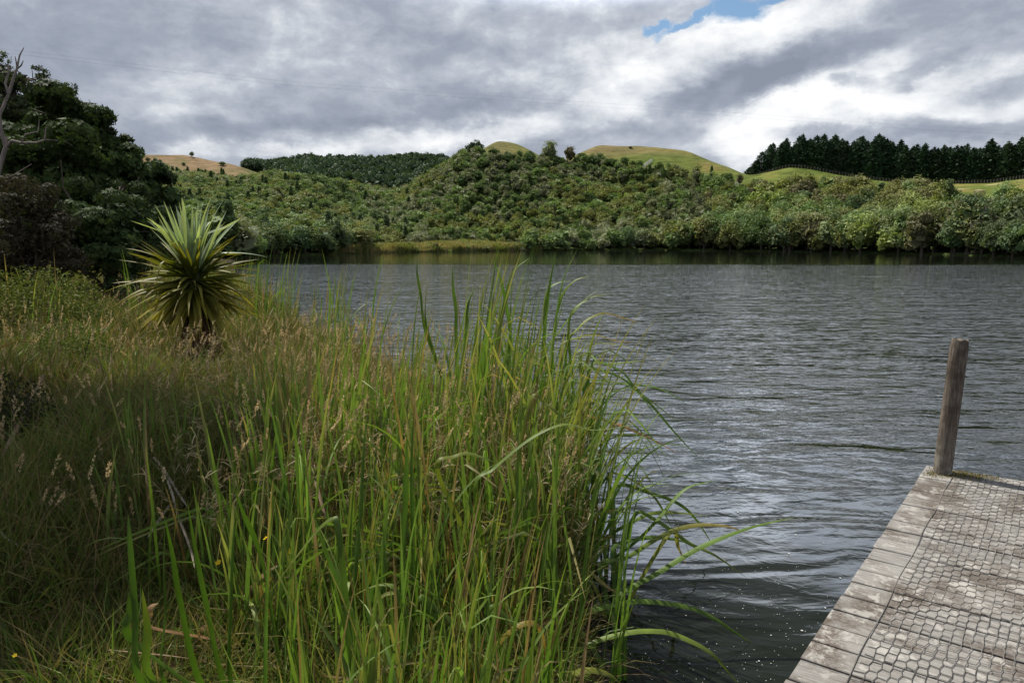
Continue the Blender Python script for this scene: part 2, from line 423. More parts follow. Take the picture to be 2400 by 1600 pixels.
_rf = np.array([np.convolve(np.pad(_rf[:, j], 4, 'edge'), kk, 'valid') for j in range(len(RG))]).T
def forest_r(az): return np.interp(az, _az, _fr)
def height(x, y):
    x = np.asarray(x, float); y = np.asarray(y, float)
    r = np.hypot(x, y); az = np.arctan2(x, y)
    a = np.clip((az - FINE[0]) / (FINE[-1] - FINE[0]) * (len(FINE) - 1), 0, len(FINE) - 1.001)
    ri = np.interp(np.clip(r, 0, RG[-1] - .01), RG, np.arange(len(RG)))
    a0 = a.astype(int); r0 = np.minimum(ri.astype(int), len(RG) - 2); fa, fr = a - a0, ri - r0
    h = (_rf[a0, r0] * (1 - fr) + _rf[a0, r0 + 1] * fr) * (1 - fa) + (_rf[a0 + 1, r0] * (1 - fr) + _rf[a0 + 1, r0 + 1] * fr) * fa
    h = h + np.clip((r - 120) / 60, 0, 1) * (fbm(x / 14, y / 14, 3, 3) - .5) * 1.4
    h = np.where(np.abs(az) > 1.5, np.minimum(h, 6), h)
    sd = lake_sd(x, y)
    bank = .30 * np.clip(sd / .5, 0, 1) ** .7 + .16 * np.clip(sd / 5, 0, 1) + (fbm(x * 1.3, y * 1.3, 11, 3) - .5) * .14 * np.clip(sd, 0, 1) + np.clip(sd - 6, 0, 40) * .02
    land = np.where(r < 60, bank, np.maximum(.3, h) * np.clip((r - 60) / 30, 0, 1) + bank * (1 - np.clip((r - 60) / 30, 0, 1)))
    land = np.minimum(land, .12 + np.maximum(sd, 0) * 1.6)
    bed = -np.clip(.05 - sd * .45, 0, 2.0)
    return np.where(sd > 0, land, bed)
def H1(x, y): return float(height(np.array([x]), np.array([y]))[0])

def build_ground():
    na = 900
    rad = np.concatenate([[.05], np.geomspace(.6, 60, 150), np.arange(61.5, 330, 1.7), np.geomspace(334, 3000, 60)])
    # finer in the view, coarser behind
    t = np.linspace(-1, 1, na, endpoint=False); ang = math.pi * (.35 * t + .65 * t ** 3)
    A, Rr = np.meshgrid(ang, rad, indexing='ij'); X, Y = Rr * np.sin(A), Rr * np.cos(A)
    Z = height(X.ravel(), Y.ravel()).reshape(X.shape)
    Z = np.where(Rr > 700, Z * np.clip(1 - (Rr - 700) / 1200, .1, 1), Z)
    V = np.stack([X, Y, Z], 2).reshape(-1, 3)
    nr = len(rad); i, j = np.meshgrid(np.arange(na), np.arange(nr - 1), indexing='ij'); i2 = (i + 1) % na
    Q = np.stack([i * nr + j, i * nr + j + 1, i2 * nr + j + 1, i2 * nr + j], 2).reshape(-1, 4)
    # what grows on it: r = pasture, g = dry pasture, b = bare or scuffed earth
    x, y = X.ravel(), Y.ravel(); r = Rr.ravel(); az = A.ravel()
    fr = forest_r(az) + (fbm(x / 9, y / 9, 21, 3) - .5) * 12
    past = np.clip((r - fr) / 2, 0, 1) * (r > 150)
    left = np.clip((az_px(620) - az) / .03, 0, 1)
    far = (r > 325) & (az > az_px(570))
    past = np.where(far, 0, past); dry = past * left
    mid = np.exp(-((az - az_px(1430)) / .09) ** 2) * np.clip((r - 214) / 8, 0, 1) * .7
    dry = np.maximum(dry, past * mid)
    dry = np.maximum(dry, past * np.exp(-((az - az_px(1165)) / .03) ** 2) * .55)
    scuff = np.clip((fbm(x / 3.5, y / 3.5, 33, 3) - .70) * 14, 0, 1) * past * (az > az_px(2100)) * .8
    me = mesh_data('ground', V, Q, M['ground'], np.stack([past, dry, scuff], 1), True)
    tag(link('ground', me), kind='structure')
def ground_mat():
    m, N = new_mat('ground'); tc = N.n('ShaderNodeTexCoord'); pos = tc.outputs['Object']
    at = N.n('ShaderNodeAttribute', attribute_name='tint'); s = N.n('ShaderNodeSeparateColor'); N.put(s.inputs[0], at.outputs[0])
    n1 = N.noise(pos, .09, 5, .6); n2 = N.noise(N.scale(pos, .30, .30, 3.2), .9, 5, .72); n3 = N.noise(pos, 3.0, 3, .6)
    soil = N.ramp(n3, [(.3, (.018, .016, .010)), (.7, (.05, .042, .025))])
    sp = N.n('ShaderNodeSeparateXYZ'); N.put(sp.inputs[0], pos)
    soil = N.mix(N.mapr(sp.outputs[1], 60, 75, 0, 1), soil, N.ramp(n3, [(.3, (.035, .055, .018)), (.7, (.075, .10, .03))]))
    g = N.ramp(n1, [(.32, (.075, .110, .022)), (.5, (.125, .150, .036)), (.66, (.20, .17, .055))])
    g = N.mix(1.0, g, N.ramp(n2, [(.36, .50), (.56, 1.12)]), 'MULTIPLY')
    d = N.ramp(n1, [(.3, (.13, .11, .05)), (.5, (.235, .16, .095)), (.68, (.16, .14, .06))])
    d = N.mix(1.0, d, N.ramp(n2, [(.36, .55), (.56, 1.12)]), 'MULTIPLY')
    c = N.mix(s.outputs[1], g, d); c = N.mix(s.outputs[2], c, (.50, .40, .27)); c = N.mix(s.outputs[0], soil, c)
    b = N.n('ShaderNodeBump'); b.inputs['Strength'].default_value = .7; b.inputs['Distance'].default_value = .5; N.put(b.inputs['Height'], n2)
    finish(N, principled(N, c, .95, .05, b.outputs[0])); return m
M['ground'] = ground_mat()
build_ground()

# ------------------------------------------------------------------ water
def water_mat():
    m, N = new_mat('lake_water'); tc = N.n('ShaderNodeTexCoord'); pos = tc.outputs['Object']
    s = N.n('ShaderNodeSeparateXYZ'); N.put(s.inputs[0], pos)
    X, Y = s.outputs[0], s.outputs[1]
    r = N.m('SQRT', N.m('ADD', N.m('MULTIPLY', X, X), N.m('MULTIPLY', Y, Y)))
    wob = N.m('MULTIPLY', N.m('SUBTRACT', N.noise(N.scale(pos, .25, 1, 1), .06, 3), .5), 10)
    # wind lanes: sheltered strip under the far hills, riffled middle, smoother lee close to the reeds
    calm_far = N.mapr(N.m('ADD', N.m('ADD', Y, N.m('MULTIPLY', X, .03)), wob), 55, 60, 1, .10)
    lane = N.mapr(N.noise(N.scale(pos, .12, 1, 1), .11, 3), .40, .56, .7, 1)
    w1 = N.noise(N.scale(pos, .34, 1, 1, .12), 1.9, 2, .45, .7)
    w2 = N.noise(N.scale(pos, .45, 1, 1, -.18), 7.5, 3, .55, .5)
    w3 = N.noise(N.scale(pos, .50, 1, 1, .3), 19, 2, .5, .3)
    fine = N.m('MULTIPLY', N.mapr(N.m('ADD', r, N.m('MULTIPLY', wob, .12)), 6.0, 13.5, .03, 1, interp='SMOOTHSTEP'), N.m('MULTIPLY', calm_far, lane))
    mid = N.m('MULTIPLY', N.mapr(r, 2.5, 8, .25, 1), calm_far)
    h = N.m('MULTIPLY', w1, N.m('MULTIPLY', mid, N.mapr(r, 3, 12, .075, .045)))
    h = N.m('MULTIPLY_ADD', w2, N.m('MULTIPLY', N.mapr(r, 4, 10, .003, .020), calm_far), h)
    b = N.n('ShaderNodeBump'); b.inputs['Strength'].default_value = 1.0; b.inputs['Distance'].default_value = 1.0; N.put(b.inputs['Height'], h)
    # wind ripples as facet slopes, so that they keep their steepness far out
    sl_ = None
    for (sx, sc_, amp, rot) in ((.22, 1.5, .13, .05), (.34, 6.5, .34, .12), (.32, 17.0, .50, -.2), (.28, 42.0, .42, .1)):
        t = N.n('ShaderNodeTexNoise'); N.put(t.inputs['Vector'], N.scale(pos, sx, 1, 1, rot)); t.inputs['Scale'].default_value = sc_; t.inputs['Detail'].default_value = 1.5
        v = N.vm('MULTIPLY', N.vm('SUBTRACT', t.outputs[1], (.5, .5, .5)), (amp * .55, amp, 0)); sl_ = v if sl_ is None else N.vm('ADD', sl_, v)
    sc2 = N.n('ShaderNodeVectorMath', operation='SCALE'); N.put(sc2.inputs[0], sl_); N.put(sc2.inputs[3], N.m('MULTIPLY', fine, N.mapr(N.noise(N.scale(pos, .10, 1, 1, .05), .9, 3, .6), .35, .65, .45, 1.35)))
    nrm = N.vm('NORMALIZE', N.vm('ADD', b.outputs[0], sc2.outputs[0]))
    p = principled(N, (.008, .011, .007), .04, .5, nrm, IOR=1.345)
    finish(N, p); return m
M['water'] = water_mat()
def build_water():
    V = [(-120, -70, 0), (160, -70, 0), (160, 190, 0), (-120, 190, 0)]
    tag(link('water', mesh_data('water', V, np.array([[0, 1, 2, 3]]), M['water'])), kind='structure')
build_water()

# ------------------------------------------------------------------ crowns and trees
def clump_crown(rg, w, h, z0, nc, per, leaf, cols, flat=1.0, droop=0.0, shape='round'):
    """leaf faces gathered in clumps over a crown w wide, h tall starting at z0"""
    G = Geo(); cs = []
    for i in range(nc):
        t = rg.uniform(0, 2 * math.pi); u = rg.uniform(-.55, 1)
        rr = math.sqrt(max(0, 1 - u * u)) * rg.uniform(.62, .95)
        if shape == 'cone':
            u = rg.uniform(-1, 1); rr = (1 - (u + 1) / 2) ** .75 * rg.uniform(.5, 1) + .05
        c = np.array([math.cos(t) * rr * w / 2 * .78, math.sin(t) * rr * w / 2 * .78, z0 + h * (.5 + .42 * u)])
        rad = w * rg.uniform(.15, .25) * (1 if shape != 'cone' else max(.35, 1 - .4 * (u + 1) / 2))
        cs.append((c, rad, rg.uniform(.80, 1.22), cols[rg.integers(len(cols))]))
    for c, rad, br, colr in cs:
        n = per; d = rg.normal(size=(n, 3)); d[:, 2] += .35; d /= np.linalg.norm(d, axis=1)[:, None]
        rr = rad * rg.uniform(.72, 1.12, n)
        pos = c + d * rr[:, None] * np.array([1, 1, .8 * flat])
        nn = d + [0, 0, .45] + rg.normal(size=(n, 3)) * .5; nn /= np.linalg.norm(nn, axis=1)[:, None]
        a = np.cross(nn, rg.normal(size=(n, 3))); a /= np.linalg.norm(a, axis=1)[:, None]
        a[:, 2] -= droop; b = np.cross(nn, a)
        l = (leaf * rg.uniform(.6, 1.3, n))[:, None]
        V = np.stack([pos - a * l * .6, pos + b * l * .36, pos + a * l * .6, pos - b * l * .36], 1).reshape(-1, 3)
        Q = np.arange(n * 4).reshape(n, 4)
        cc = np.array(colr) * br * rg.uniform(.72, 1.3, n)[:, None]
        G.add(V, Q, np.repeat(cc, 4, 0))
    # shaded inner leaf mass: large crossed leaves deep in the crown
    n = max(30, nc * 7); d = rg.normal(size=(n, 3)); d /= np.linalg.norm(d, axis=1)[:, None]
    pos = np.array([0, 0, z0 + h * .48]) + d * rg.uniform(.1, 1, n)[:, None] ** .5 * np.array([w * .34, w * .34, h * .38])
    if shape == 'cone': pos[:, :2] *= np.clip(1.1 - (pos[:, 2:3] - z0) / h, .1, 1)
    a = rg.normal(size=(n, 3)); a /= np.linalg.norm(a, axis=1)[:, None]; b = np.cross(a, rg.normal(size=(n, 3))); b /= np.linalg.norm(b, axis=1)[:, None]
    l = w * .085 + leaf
    V = np.stack([pos - a * l, pos + b * l, pos + a * l, pos - b * l], 1).reshape(-1, 3)
    G.add(V, np.arange(n * 4).reshape(n, 4), np.array(cols[0]) * .95)
    return G
def limbs(rg, h, w, r0, n, z0=.25, sides=6, col=(.1, .1, .1)):
    G = Geo(); top = np.array([rg.normal() * .05 * w, rg.normal() * .05 * w, h * .75])
    tr = [np.array([0, 0, -.4]), np.array([rg.normal() * .02 * w, rg.normal() * .02 * w, h * .3]), top * [.6, .6, .75], top]
    tube(G, tr, [r0 * 1.25, r0, r0 * .65, r0 * .3], col, sides)
    for i in range(n):
        t = rg.uniform(z0, .7); st = np.array([0, 0, h * t]); a = rg.uniform(0, 6.28); L = w * rg.uniform(.28, .42)
        e = st + np.array([math.cos(a) * L, math.sin(a) * L, h * rg.uniform(.12, .3)])
        mpt = (st + e) / 2 + np.array([0, 0, h * .04])
        tube(G, [st, mpt, e], [r0 * .45, r0 * .3, r0 * .12], col, sides)
    return G
LIFT = 2.1
GREENS = {
 'olive': [(.095, .112, .026), (.072, .090, .022), (.110, .122, .030)],
 'mid': [(.072, .118, .030), (.056, .098, .025), (.092, .132, .040)],
 'deep': [(.048, .082, .026), (.040, .070, .022), (.058, .090, .030)],
 'bright': [(.130, .180, .030), (.105, .155, .026), (.150, .190, .045)],
 'grey': [(.100, .120, .062), (.082, .100, .050), (.125, .138, .078)],
 'brown': [(.075, .075, .036), (.062, .062, .030), (.090, .088, .044)],
}
GREENS = {k: [tuple(min(.5, (.84 * c + .16 * (.3 * q[0] + .6 * q[1] + .1 * q[2])) * LIFT * (1.06 if i_ == 0 else 1)) for i_, c in enumerate(q)) for q in v] for k, v in GREENS.items()}
KINDS = {}   # kind -> list of (trunk mesh, crown mesh, source Geo arrays)
def bush_kind(key, pal, w, h, z0, nc, per, leaf, nvar, shape='round', flat=1.0):
    KINDS[key] = []
    for i in range(nvar):
        rg = np.random.default_rng(hash((key, i)) % 9973 if False else sum(map(ord, key)) * 31 + i)
        ww = w * rg.uniform(.88, 1.12); hh = h * rg.uniform(.9, 1.1)
        G = clump_crown(rg, ww, hh, z0, nc, per, leaf, GREENS[pal], flat, shape=shape)
        T = limbs(rg, z0 + hh, ww, .11 if shape == 'cone' else .16, 5, .2)
        lo = clump_crown(rg, ww, hh, z0, 11, 30, leaf * 1.35, GREENS[pal], flat, shape=shape)
        KINDS[key].append((T.mesh('trunk', M['bark']), G.mesh('crown', M['bush']), lo.arrays()))
bush_kind('olive', 'olive', 5.4, 4.6, .9, 17, 76, .25, 3)
bush_kind('mid', 'mid', 5.2, 4.8, .9, 17, 76, .25, 3)
bush_kind('deep', 'deep', 5.0, 4.8, .8, 16, 74, .25, 2)
bush_kind('grey', 'grey', 4.6, 4.6, .8, 17, 80, .21, 2)
bush_kind('bright', 'bright', 4.8, 4.3, .8, 16, 76, .25, 2)
bush_kind('brown', 'brown', 4.2, 4.6, .8, 14, 40, .26, 1)
bush_kind('spire', 'deep', 3.0, 7.5, .5, 20, 36, .30, 2, 'cone')
DESC = {'olive': ('olive green rounded bush tree', 'tree'), 'mid': ('mid green rounded bush tree', 'tree'), 'deep': ('dark green rounded bush tree', 'tree'),
        'grey': ('grey green fine leaved bush tree', 'tree'), 'bright': ('bright yellow green bush tree', 'tree'), 'brown': ('brownish sparse bush tree', 'tree'), 'spire': ('dark narrow pointed tree', 'tree')}

def copy_tree(src, loc, rz, s, name, label, group):
    e = empty(name, loc, rz, s); tag(e, label, 'tree', group)
    link('trunk', src[0], e); link('crown', src[1], e)
    return e

def build_bush():
    rg = np.random.default_rng(5)
    pts = []
    # jittered polar scatter over the bush slopes
    az = az_px(-250)
    cand = []
    sp = 2.15
    for gx in np.arange(-260, 240, sp):
        for gy in np.arange(20, 330, sp):
            cand.append((gx + rg.uniform(-1.2, 1.2), gy + rg.uniform(-1.2, 1.2)))
    C = np.array(cand); r = np.hypot(C[:, 0], C[:, 1]); a = np.arctan2(C[:, 0], C[:, 1])
    sd = lake_sd(C[:, 0], C[:, 1])
    fr = forest_r(a) + (fbm(C[:, 0] / 9, C[:, 1] / 9, 21, 3) - .5) * 12
    ok = (a > az_px(230)) & (a < az_px(2520)) & (sd > -.9) & (r < fr + 1) & (r > 70)
    # the open flat at the head of the lake carries only low scrub
    marsh = (a > az_px(850)) & (a < az_px(1235)) & (sd < 30 - 12 * np.abs(a - az_px(1080)) / .15)
    C, r, a, sd, marsh = C[ok], r[ok], a[ok], sd[ok], marsh[ok]
    Z = height(C[:, 0], C[:, 1])
    # hide-behind test: keep those not far below the visible surface (behind ridges nothing shows)
    zone = vnoise(C[:, 0] / 16, C[:, 1] / 16, 77); zone2 = vnoise(C[:, 0] / 30, C[:, 1] / 30, 91)
    out = []
    for i in range(len(C)):
        u = rg.uniform(); right = a[i] > az_px(1650); leftside = a[i] < az_px(860)
        if marsh[i]:
            if u < .6: continue
            k = ['bright', 'grey', 'olive', 'brown'][rg.integers(4)]; s = rg.uniform(.18, .42)
        else:
            q = zone[i] * .6 + u * .5
            if right: k = 'deep' if q < .26 else 'olive' if q < .56 else 'brown' if q < .62 else 'mid' if q < .86 else 'bright'
            elif leftside: k = 'deep' if q < .38 else 'mid' if q < .62 else 'olive' if q < .80 else 'grey' if q < .97 else 'bright'
            else: k = 'deep' if q < .25 else 'grey' if q < .50 else 'mid' if q < .74 else 'olive' if q < .95 else 'bright'
            s = (rg.uniform(.46, .84) if not right else rg.uniform(.5, 1.1)) * (.85 + .4 * zone2[i]) * (1.25 if sd[i] < 10 else 1)
            if rg.uniform() < (.07 if leftside or a[i] < az_px(1000) else .02): k = 'spire'
            if r[i] < 118 and a[i] > az_px(2250): s = min(s, .85)
            if forest_r(a[i]) - r[i] < 10 and not right: s *= .9
        out.append((C[i, 0], C[i, 1], Z[i] - .25, k, s, rg.uniform(0, 6.28), rg.integers(99)))
    # individually placed ones seen in the photograph
    for (px, py, d, k, s) in [(1255, 545, 150, 'deep', 1.1), (812, 510, 137, 'spire', 1.25), (845, 500, 150, 'spire', 1.2), (905, 505, 160, 'spire', 1.1), (880, 470, 175, 'deep', 1.2),
                              (2030, 440, 168, 'deep', 1.25), (1880, 420, 172, 'deep', 1.15), (1865, 425, 178, 'brown', 1.2), (2270, 470, 150, 'brown', 1.35), (2250, 480, 148, 'brown', 1.2),
                              (2140, 455, 155, 'bright', 1.35), (2165, 470, 152, 'bright', 1.2), (2120, 480, 150, 'bright', 1.2), (2340, 500, 142, 'spire', 1.2), (735, 395, 215, 'spire', 1.0), (1340, 350, 210, 'brown', .7)]:
        x, y, _ = P(px, py, d); out.append((x, y, H1(x, y) - .2, k, s, rg.uniform(0, 6.28), rg.integers(99)))
    # rank by how large they show
    size = [(o[4] * (1 if o[3] != 'bright' else 1.05)) / math.hypot(o[0], o[1]) + (1 if j >= len(out) - 16 else 0) for j, o in enumerate(out)]
    infr = [(az_px(560) < math.atan2(o[0], o[1]) < az_px(2400)) for o in out]
    order = sorted(range(len(out)), key=lambda j: -(size[j] if infr[j] else size[j] - 5))
    single = set(order[:290])
    G = {k: [] for k in 'VQC'}; n = 0
    for j, (x, y, z, k, s, rz, vi) in enumerate(out):
        src = KINDS[k][vi % len(KINDS[k])]
        sdj = lake_sd(np.array([x]), np.array([y]))[0]
        if j in single:
            mk = az_px(850) < math.atan2(x, y) < az_px(1235) and s < .43
            where = "at the water's edge across the lake" if sdj < 5 else 'on the far slope'
            side = 'right of the hill' if math.atan2(x, y) > az_px(1700) else 'below the hill' if math.atan2(x, y) > az_px(1235) else 'near the marsh' if math.atan2(x, y) > az_px(850) else 'at the left'
            copy_tree(src, (x, y, z), rz, (s, s, s * (.82 if x / y < .22 else 1.06)), 'bush_tree' if k != 'spire' else 'pointed_tree',
                      DESC[k][0] + ' ' + where + ' ' + side if s > .43 or not mk else DESC[k][0].replace('tree', '').replace('bush', 'low shrub').strip() + ' on the marshy flat at the head of the lake', 'bush trees on the far shore')
        else:
            V, Q, Cc = src[2]; c_, s_ = math.cos(rz), math.sin(rz)
            W = np.stack([V[:, 0] * c_ - V[:, 1] * s_, V[:, 0] * s_ + V[:, 1] * c_, V[:, 2] * (.82 if x / y < .22 else 1.06)], 1) * s + [x, y, z]
            v = (hash((int(x * 10), int(y * 10))) % 100) / 100
            G['V'].append(W.astype(np.float32)); G['Q'] += [q + n for q in Q]; G['C'].append(Cc * (.86 + .28 * v)); n += len(V)
    if n:
        me = mesh_data('hillside_bush', np.concatenate(G['V']), np.concatenate(G['Q']), M['bush_mass'], np.concatenate(G['C']))
        tag(link('hillside_bush', me), 'dense green native bush covering the hillsides across the lake', 'bush', kind='stuff')
    pass

def build_distant_bush():
    rg = np.random.default_rng(15); Vs, Qs, Cs, n = [], [], [], 0
    base = [clump_crown(np.random.default_rng(70 + i), 6.5, 5.5, .3, 8, 22, .8, GREENS['deep']).arrays() for i in range(3)]
    cnt = 0
    for gx in np.arange(-240, 30, 5.0):
        for gy in np.arange(225, 470, 5.0):
            x, y = gx + rg.uniform(-2, 2), gy + rg.uniform(-2, 2); r, a = math.hypot(x, y), math.atan2(x, y)
            lo = 240 if a > az_px(640) else 315
            if not (az_px(583) < a < az_px(1120) and lo < r < 458): continue
            if abs(a - az_px(985 - (r - 405) * .55)) < .0028 and 395 < r < 450: continue
            V, Q, C = base[rg.integers(3)]; s = rg.uniform(.7, 1.15)
            z = H1(x, y); W = V * s + [x, y, z]
            Vs.append(W); Qs += [q + n for q in Q]; Cs.append(C * rg.uniform(.7, 1.2) * np.array([.55, .60, .85])); n += len(V); cnt += 1  # dark bluish tint puts the cloud shadow on the ridge into the leaf colour
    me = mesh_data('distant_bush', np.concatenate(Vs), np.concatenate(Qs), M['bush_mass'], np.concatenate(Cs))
    tag(link('distant_bush', me), 'green bush covering the distant ridge behind the lake, cloud shadow put into its colour', 'bush', kind='stuff'); print('distant', cnt)

build_bush(); build_distant_bush()

# single small trees standing out on the skylines
def skyline_tree(px, ytop, d, k, label, wide=1.0):
    x, y, zt = P(px, ytop, d); z = H1(x, y); src = KINDS[k][0]
    hsrc = 8.0 if k == 'spire' else 5.5
    s = max(.15, (zt - z) / hsrc)
    e = empty('ridge_tree', (x, y, z - .1), px, (s * wide, s * wide, s)); tag(e, label, 'tree', 'small trees on the ridge lines')
    link('trunk', src[0], e); link('crown', src[1], e)
skyline_tree(449, 355, 299, 'deep', 'lone dark round tree on the brown grass ridge', 1.15)
skyline_tree(842, 358, 448, 'spire', 'taller pointed tree on the distant dark ridge', 2.0)
skyline_tree(815, 362, 448, 'spire', 'shorter pointed tree on the distant ridge, left of the taller one', 2.2)
skyline_tree(975, 352, 448, 'spire', 'small pointed tree on the distant ridge beside the pale track', 1.8)
skyline_tree(1288, 330, 214, 'grey', 'wispy pale tree standing up from the crest of the bush hill')
skyline_tree(1336, 338, 214, 'brown', 'small brown tree on the crest of the bush hill near the grass')
skyline_tree(1545, 377, 205, 'spire', 'left one of two small pointed trees on the grassy hillside', 1.2)
skyline_tree(1583, 381, 203, 'spire', 'right one of two small pointed trees on the grassy hillside', 1.4)
skyline_tree(1735, 405, 196, 'brown', 'small bare-looking tree on the pasture beside the white rail')
skyline_tree(1795, 420, 192, 'brown', 'tiny brown shrub on the grass below the green knoll')
skyline_tree(1478, 343, 224, 'brown', 'low dark shrub high on the golden grass hill', 2.5)
skyline_tree(380, 383, 262, 'deep', 'dark bush on the brown slope beside the big left tree', 1.7)
skyline_tree(430, 380, 285, 'deep', 'dark scrub bush on the brown slope below the lone tree', 2.0)
skyline_tree(520, 378, 287, 'deep', 'dark scrub at the right end of the brown ridge', 2.2)
skyline_tree(400, 392, 275, 'olive', 'olive scrub bush at the foot of the brown slope', 1.8)
skyline_tree(345, 366, 290, 'brown', 'small brown shrub on the brown slope beside the big left tree', 1.4)

# ------------------------------------------------------------------ pines
def pine_mesh(seed, h=16.0, w=8.0):
    rg = np.random.default_rng(seed); G = Geo()
    nl = 26
    for i in range(nl):
        t = i / (nl - 1); z = .4 + t * (h - 1.0); Lr = (w / 2) * (1 - t ** 1.7) ** .75 * rg.uniform(.8, 1.12) + .25
        nb = int(9 - 4 * t)
        a0 = rg.uniform(0, 6.28)
        for b in range(nb):
            a = a0 + b * 6.283 / nb + rg.uniform(-.3, .3); L = Lr * rg.uniform(.7, 1.15); rise = .05 + .9 * t * L * .5
            m = int(8 + L * 5)
            u = rg.uniform(.15, 1, m) ** .7
            p = np.stack([np.cos(a) * L * u, np.sin(a) * L * u, z - .22 * L * u + (.25 * u ** 2 + rise * u * .6) * L * .6], 1)
            p += rg.normal(size=(m, 3)) * [.16, .16, .11] * (1 + .3 * L)
            d = np.stack([np.cos(a + rg.normal(size=m) * .7), np.sin(a + rg.normal(size=m) * .7), .25 + rg.normal(size=m) * .4], 1)
            d /= np.linalg.norm(d, axis=1)[:, None]; e = np.cross(d, rg.normal(size=(m, 3))); e /= np.linalg.norm(e, axis=1)[:, None]
            l = rg.uniform(.28, .55, m)[:, None]
            V = np.stack([p - d * l, p + e * l * .42, p + d * l, p - e * l * .42], 1).reshape(-1, 3)
            c = np.array([.030, .062, .028]) * rg.uniform(.6, 1.5, m)[:, None] * rg.uniform(.8, 1.25)
            G.add(V, np.arange(m * 4).reshape(m, 4), np.repeat(c, 4, 0))
    # leader
    m = 26; zz = rg.uniform(h - 1.8, h, m); a = rg.uniform(0, 6.28, m); rr = (h - zz) * .22 + .05
    p = np.stack([np.cos(a) * rr, np.sin(a) * rr, zz], 1); d = np.stack([np.cos(a) * .5, np.sin(a) * .5, np.ones(m)], 1); e = np.stack([-np.sin(a), np.cos(a), 0 * a], 1)
    V = np.stack([p - d * .2, p + e * .12, p + d * .3, p - e * .12], 1).reshape(-1, 3); G.add(V, np.arange(m * 4).reshape(m, 4), np.array([.024, .052, .026]))
    T = Geo(); tube(T, [(0, 0, -.5), (.05, 0, h * .5), (0, .04, h - .4)], [.28, .17, .03], (.1, .1, .1), 6)
    return T.mesh('trunk', M['bark']), G.mesh('crown', M['pine'])
PINES = [pine_mesh(300 + i, 16, 7.6 + .5 * i) for i in range(5)]
def build_pines():
    rg = np.random.default_rng(41)
    tops = [(1755, 392), (1762, 388), (1775, 372), (1789, 353), (1810, 335), (1828, 334), (1846, 323), (1864, 332), (1881, 314), (1900, 322), (1915, 318), (1932, 313), (1945, 326), (1957, 313), (1972, 324),
            (1986, 326), (2003, 330), (2021, 317), (2035, 330), (2050, 320), (2063, 313), (2078, 325), (2090, 332), (2111, 323), (2122, 340), (2134, 350), (2149, 338), (2160, 345), (2173, 332), (2190, 345), (2203, 347),
            (2216, 338), (2230, 342), (2242, 338), (2256, 342), (2268, 335), (2283, 342), (2298, 345), (2312, 336), (2328, 323), (2345, 340), (2364, 330), (2378, 336), (2393, 319), (2408, 322), (2425, 330), (2445, 325), (2470, 330)]
    n = 0
    for row, (dd, dy) in enumerate(((0, 0), (7, 5), (14, 2))):
        for i, (px, yt) in enumerate(tops):
            if row and rg.uniform() < .12: continue
            if row and px < 1790: continue
            q = px + (rg.uniform(-4, 4) if row == 0 else rg.uniform(-9, 9)); r = 211 + dd + rg.uniform(-1.2, 1.8) + (3 if px < 1900 else 0)
            if px < 1770: r += 30
            x, y, zt = P(q, yt + dy + rg.uniform(-2, 3) + (6 if row == 2 else 0), r); z = H1(x, y) - .2; s = (zt - z) / 16.0
            m = PINES[rg.integers(5)]; e = empty('pine_tree', (x, y, z), rg.uniform(0, 6.28), (max(.58, s * rg.uniform(.85, 1.1)), max(.58, s * rg.uniform(.85, 1.1)), s))
            lab = {0: 'tall dark pine in the front row of the plantation behind the fence', 1: 'dark pine in the second row of the plantation on the skyline', 2: 'dark pine in the back row of the plantation on the skyline'}[row]
            if px < 1770: lab = 'small distant pine at the left end of the plantation'
            tag(e, lab, 'pine tree', 'pine plantation on the hill'); link('trunk', m[0], e); link('crown', m[1], e); n += 1
    print('pines', n)
build_pines()

# ------------------------------------------------------------------ fences, rails, track, wires
def simple_mat(name, c1, c2, scale=20, rough=.8):
    m, N = new_mat(name); tc = N.n('ShaderNodeTexCoord'); n = N.noise(tc.outputs['Object'], scale, 4, .6)
    finish(N, principled(N, N.ramp(n, [(.3, c1), (.7, c2)]), rough, .2)); return m
M['fence'] = simple_mat('weathered_fence_timber', (.10, .085, .065), (.20, .17, .13))
M['white_rail'] = simple_mat('white_rail_paint', (.62, .62, .60), (.80, .80, .78))
M['wire'] = simple_mat('dull_wire', (.10, .10, .11), (.16, .16, .17), 5, .5)
M['track'] = simple_mat('pale_clay_track', (.30, .24, .17), (.50, .42, .32), .5, .95)
def box_geo(G, c, sx, sy, sz, rz=0, col=(1, 1, 1), bev=0):
    """box with chamfered top edges"""
    x, y = sx / 2, sy / 2; b = min(bev, x * .6, y * .6)
    L = [(-x, -y, 0), (x, -y, 0), (x, y, 0), (-x, y, 0), (-x, -y, sz - b), (x, -y, sz - b), (x, y, sz - b), (-x, y, sz - b),
         (-x + b, -y + b, sz), (x - b, -y + b, sz), (x - b, y - b, sz), (-x + b, y - b, sz)]
    V = np.array(L); c_, s_ = math.cos(rz), math.sin(rz)
    V = np.stack([V[:, 0] * c_ - V[:, 1] * s_, V[:, 0] * s_ + V[:, 1] * c_, V[:, 2]], 1) + np.asarray(c, float)
    Q = [(0, 3, 2, 1), (8, 9, 10, 11)] + [(i + 4 * k, (i + 1) % 4 + 4 * k, (i + 1) % 4 + 4 * k + 4, i + 4 * k + 4) for k in (0, 1) for i in range(4)]
    G.add(V, np.array(Q), col)
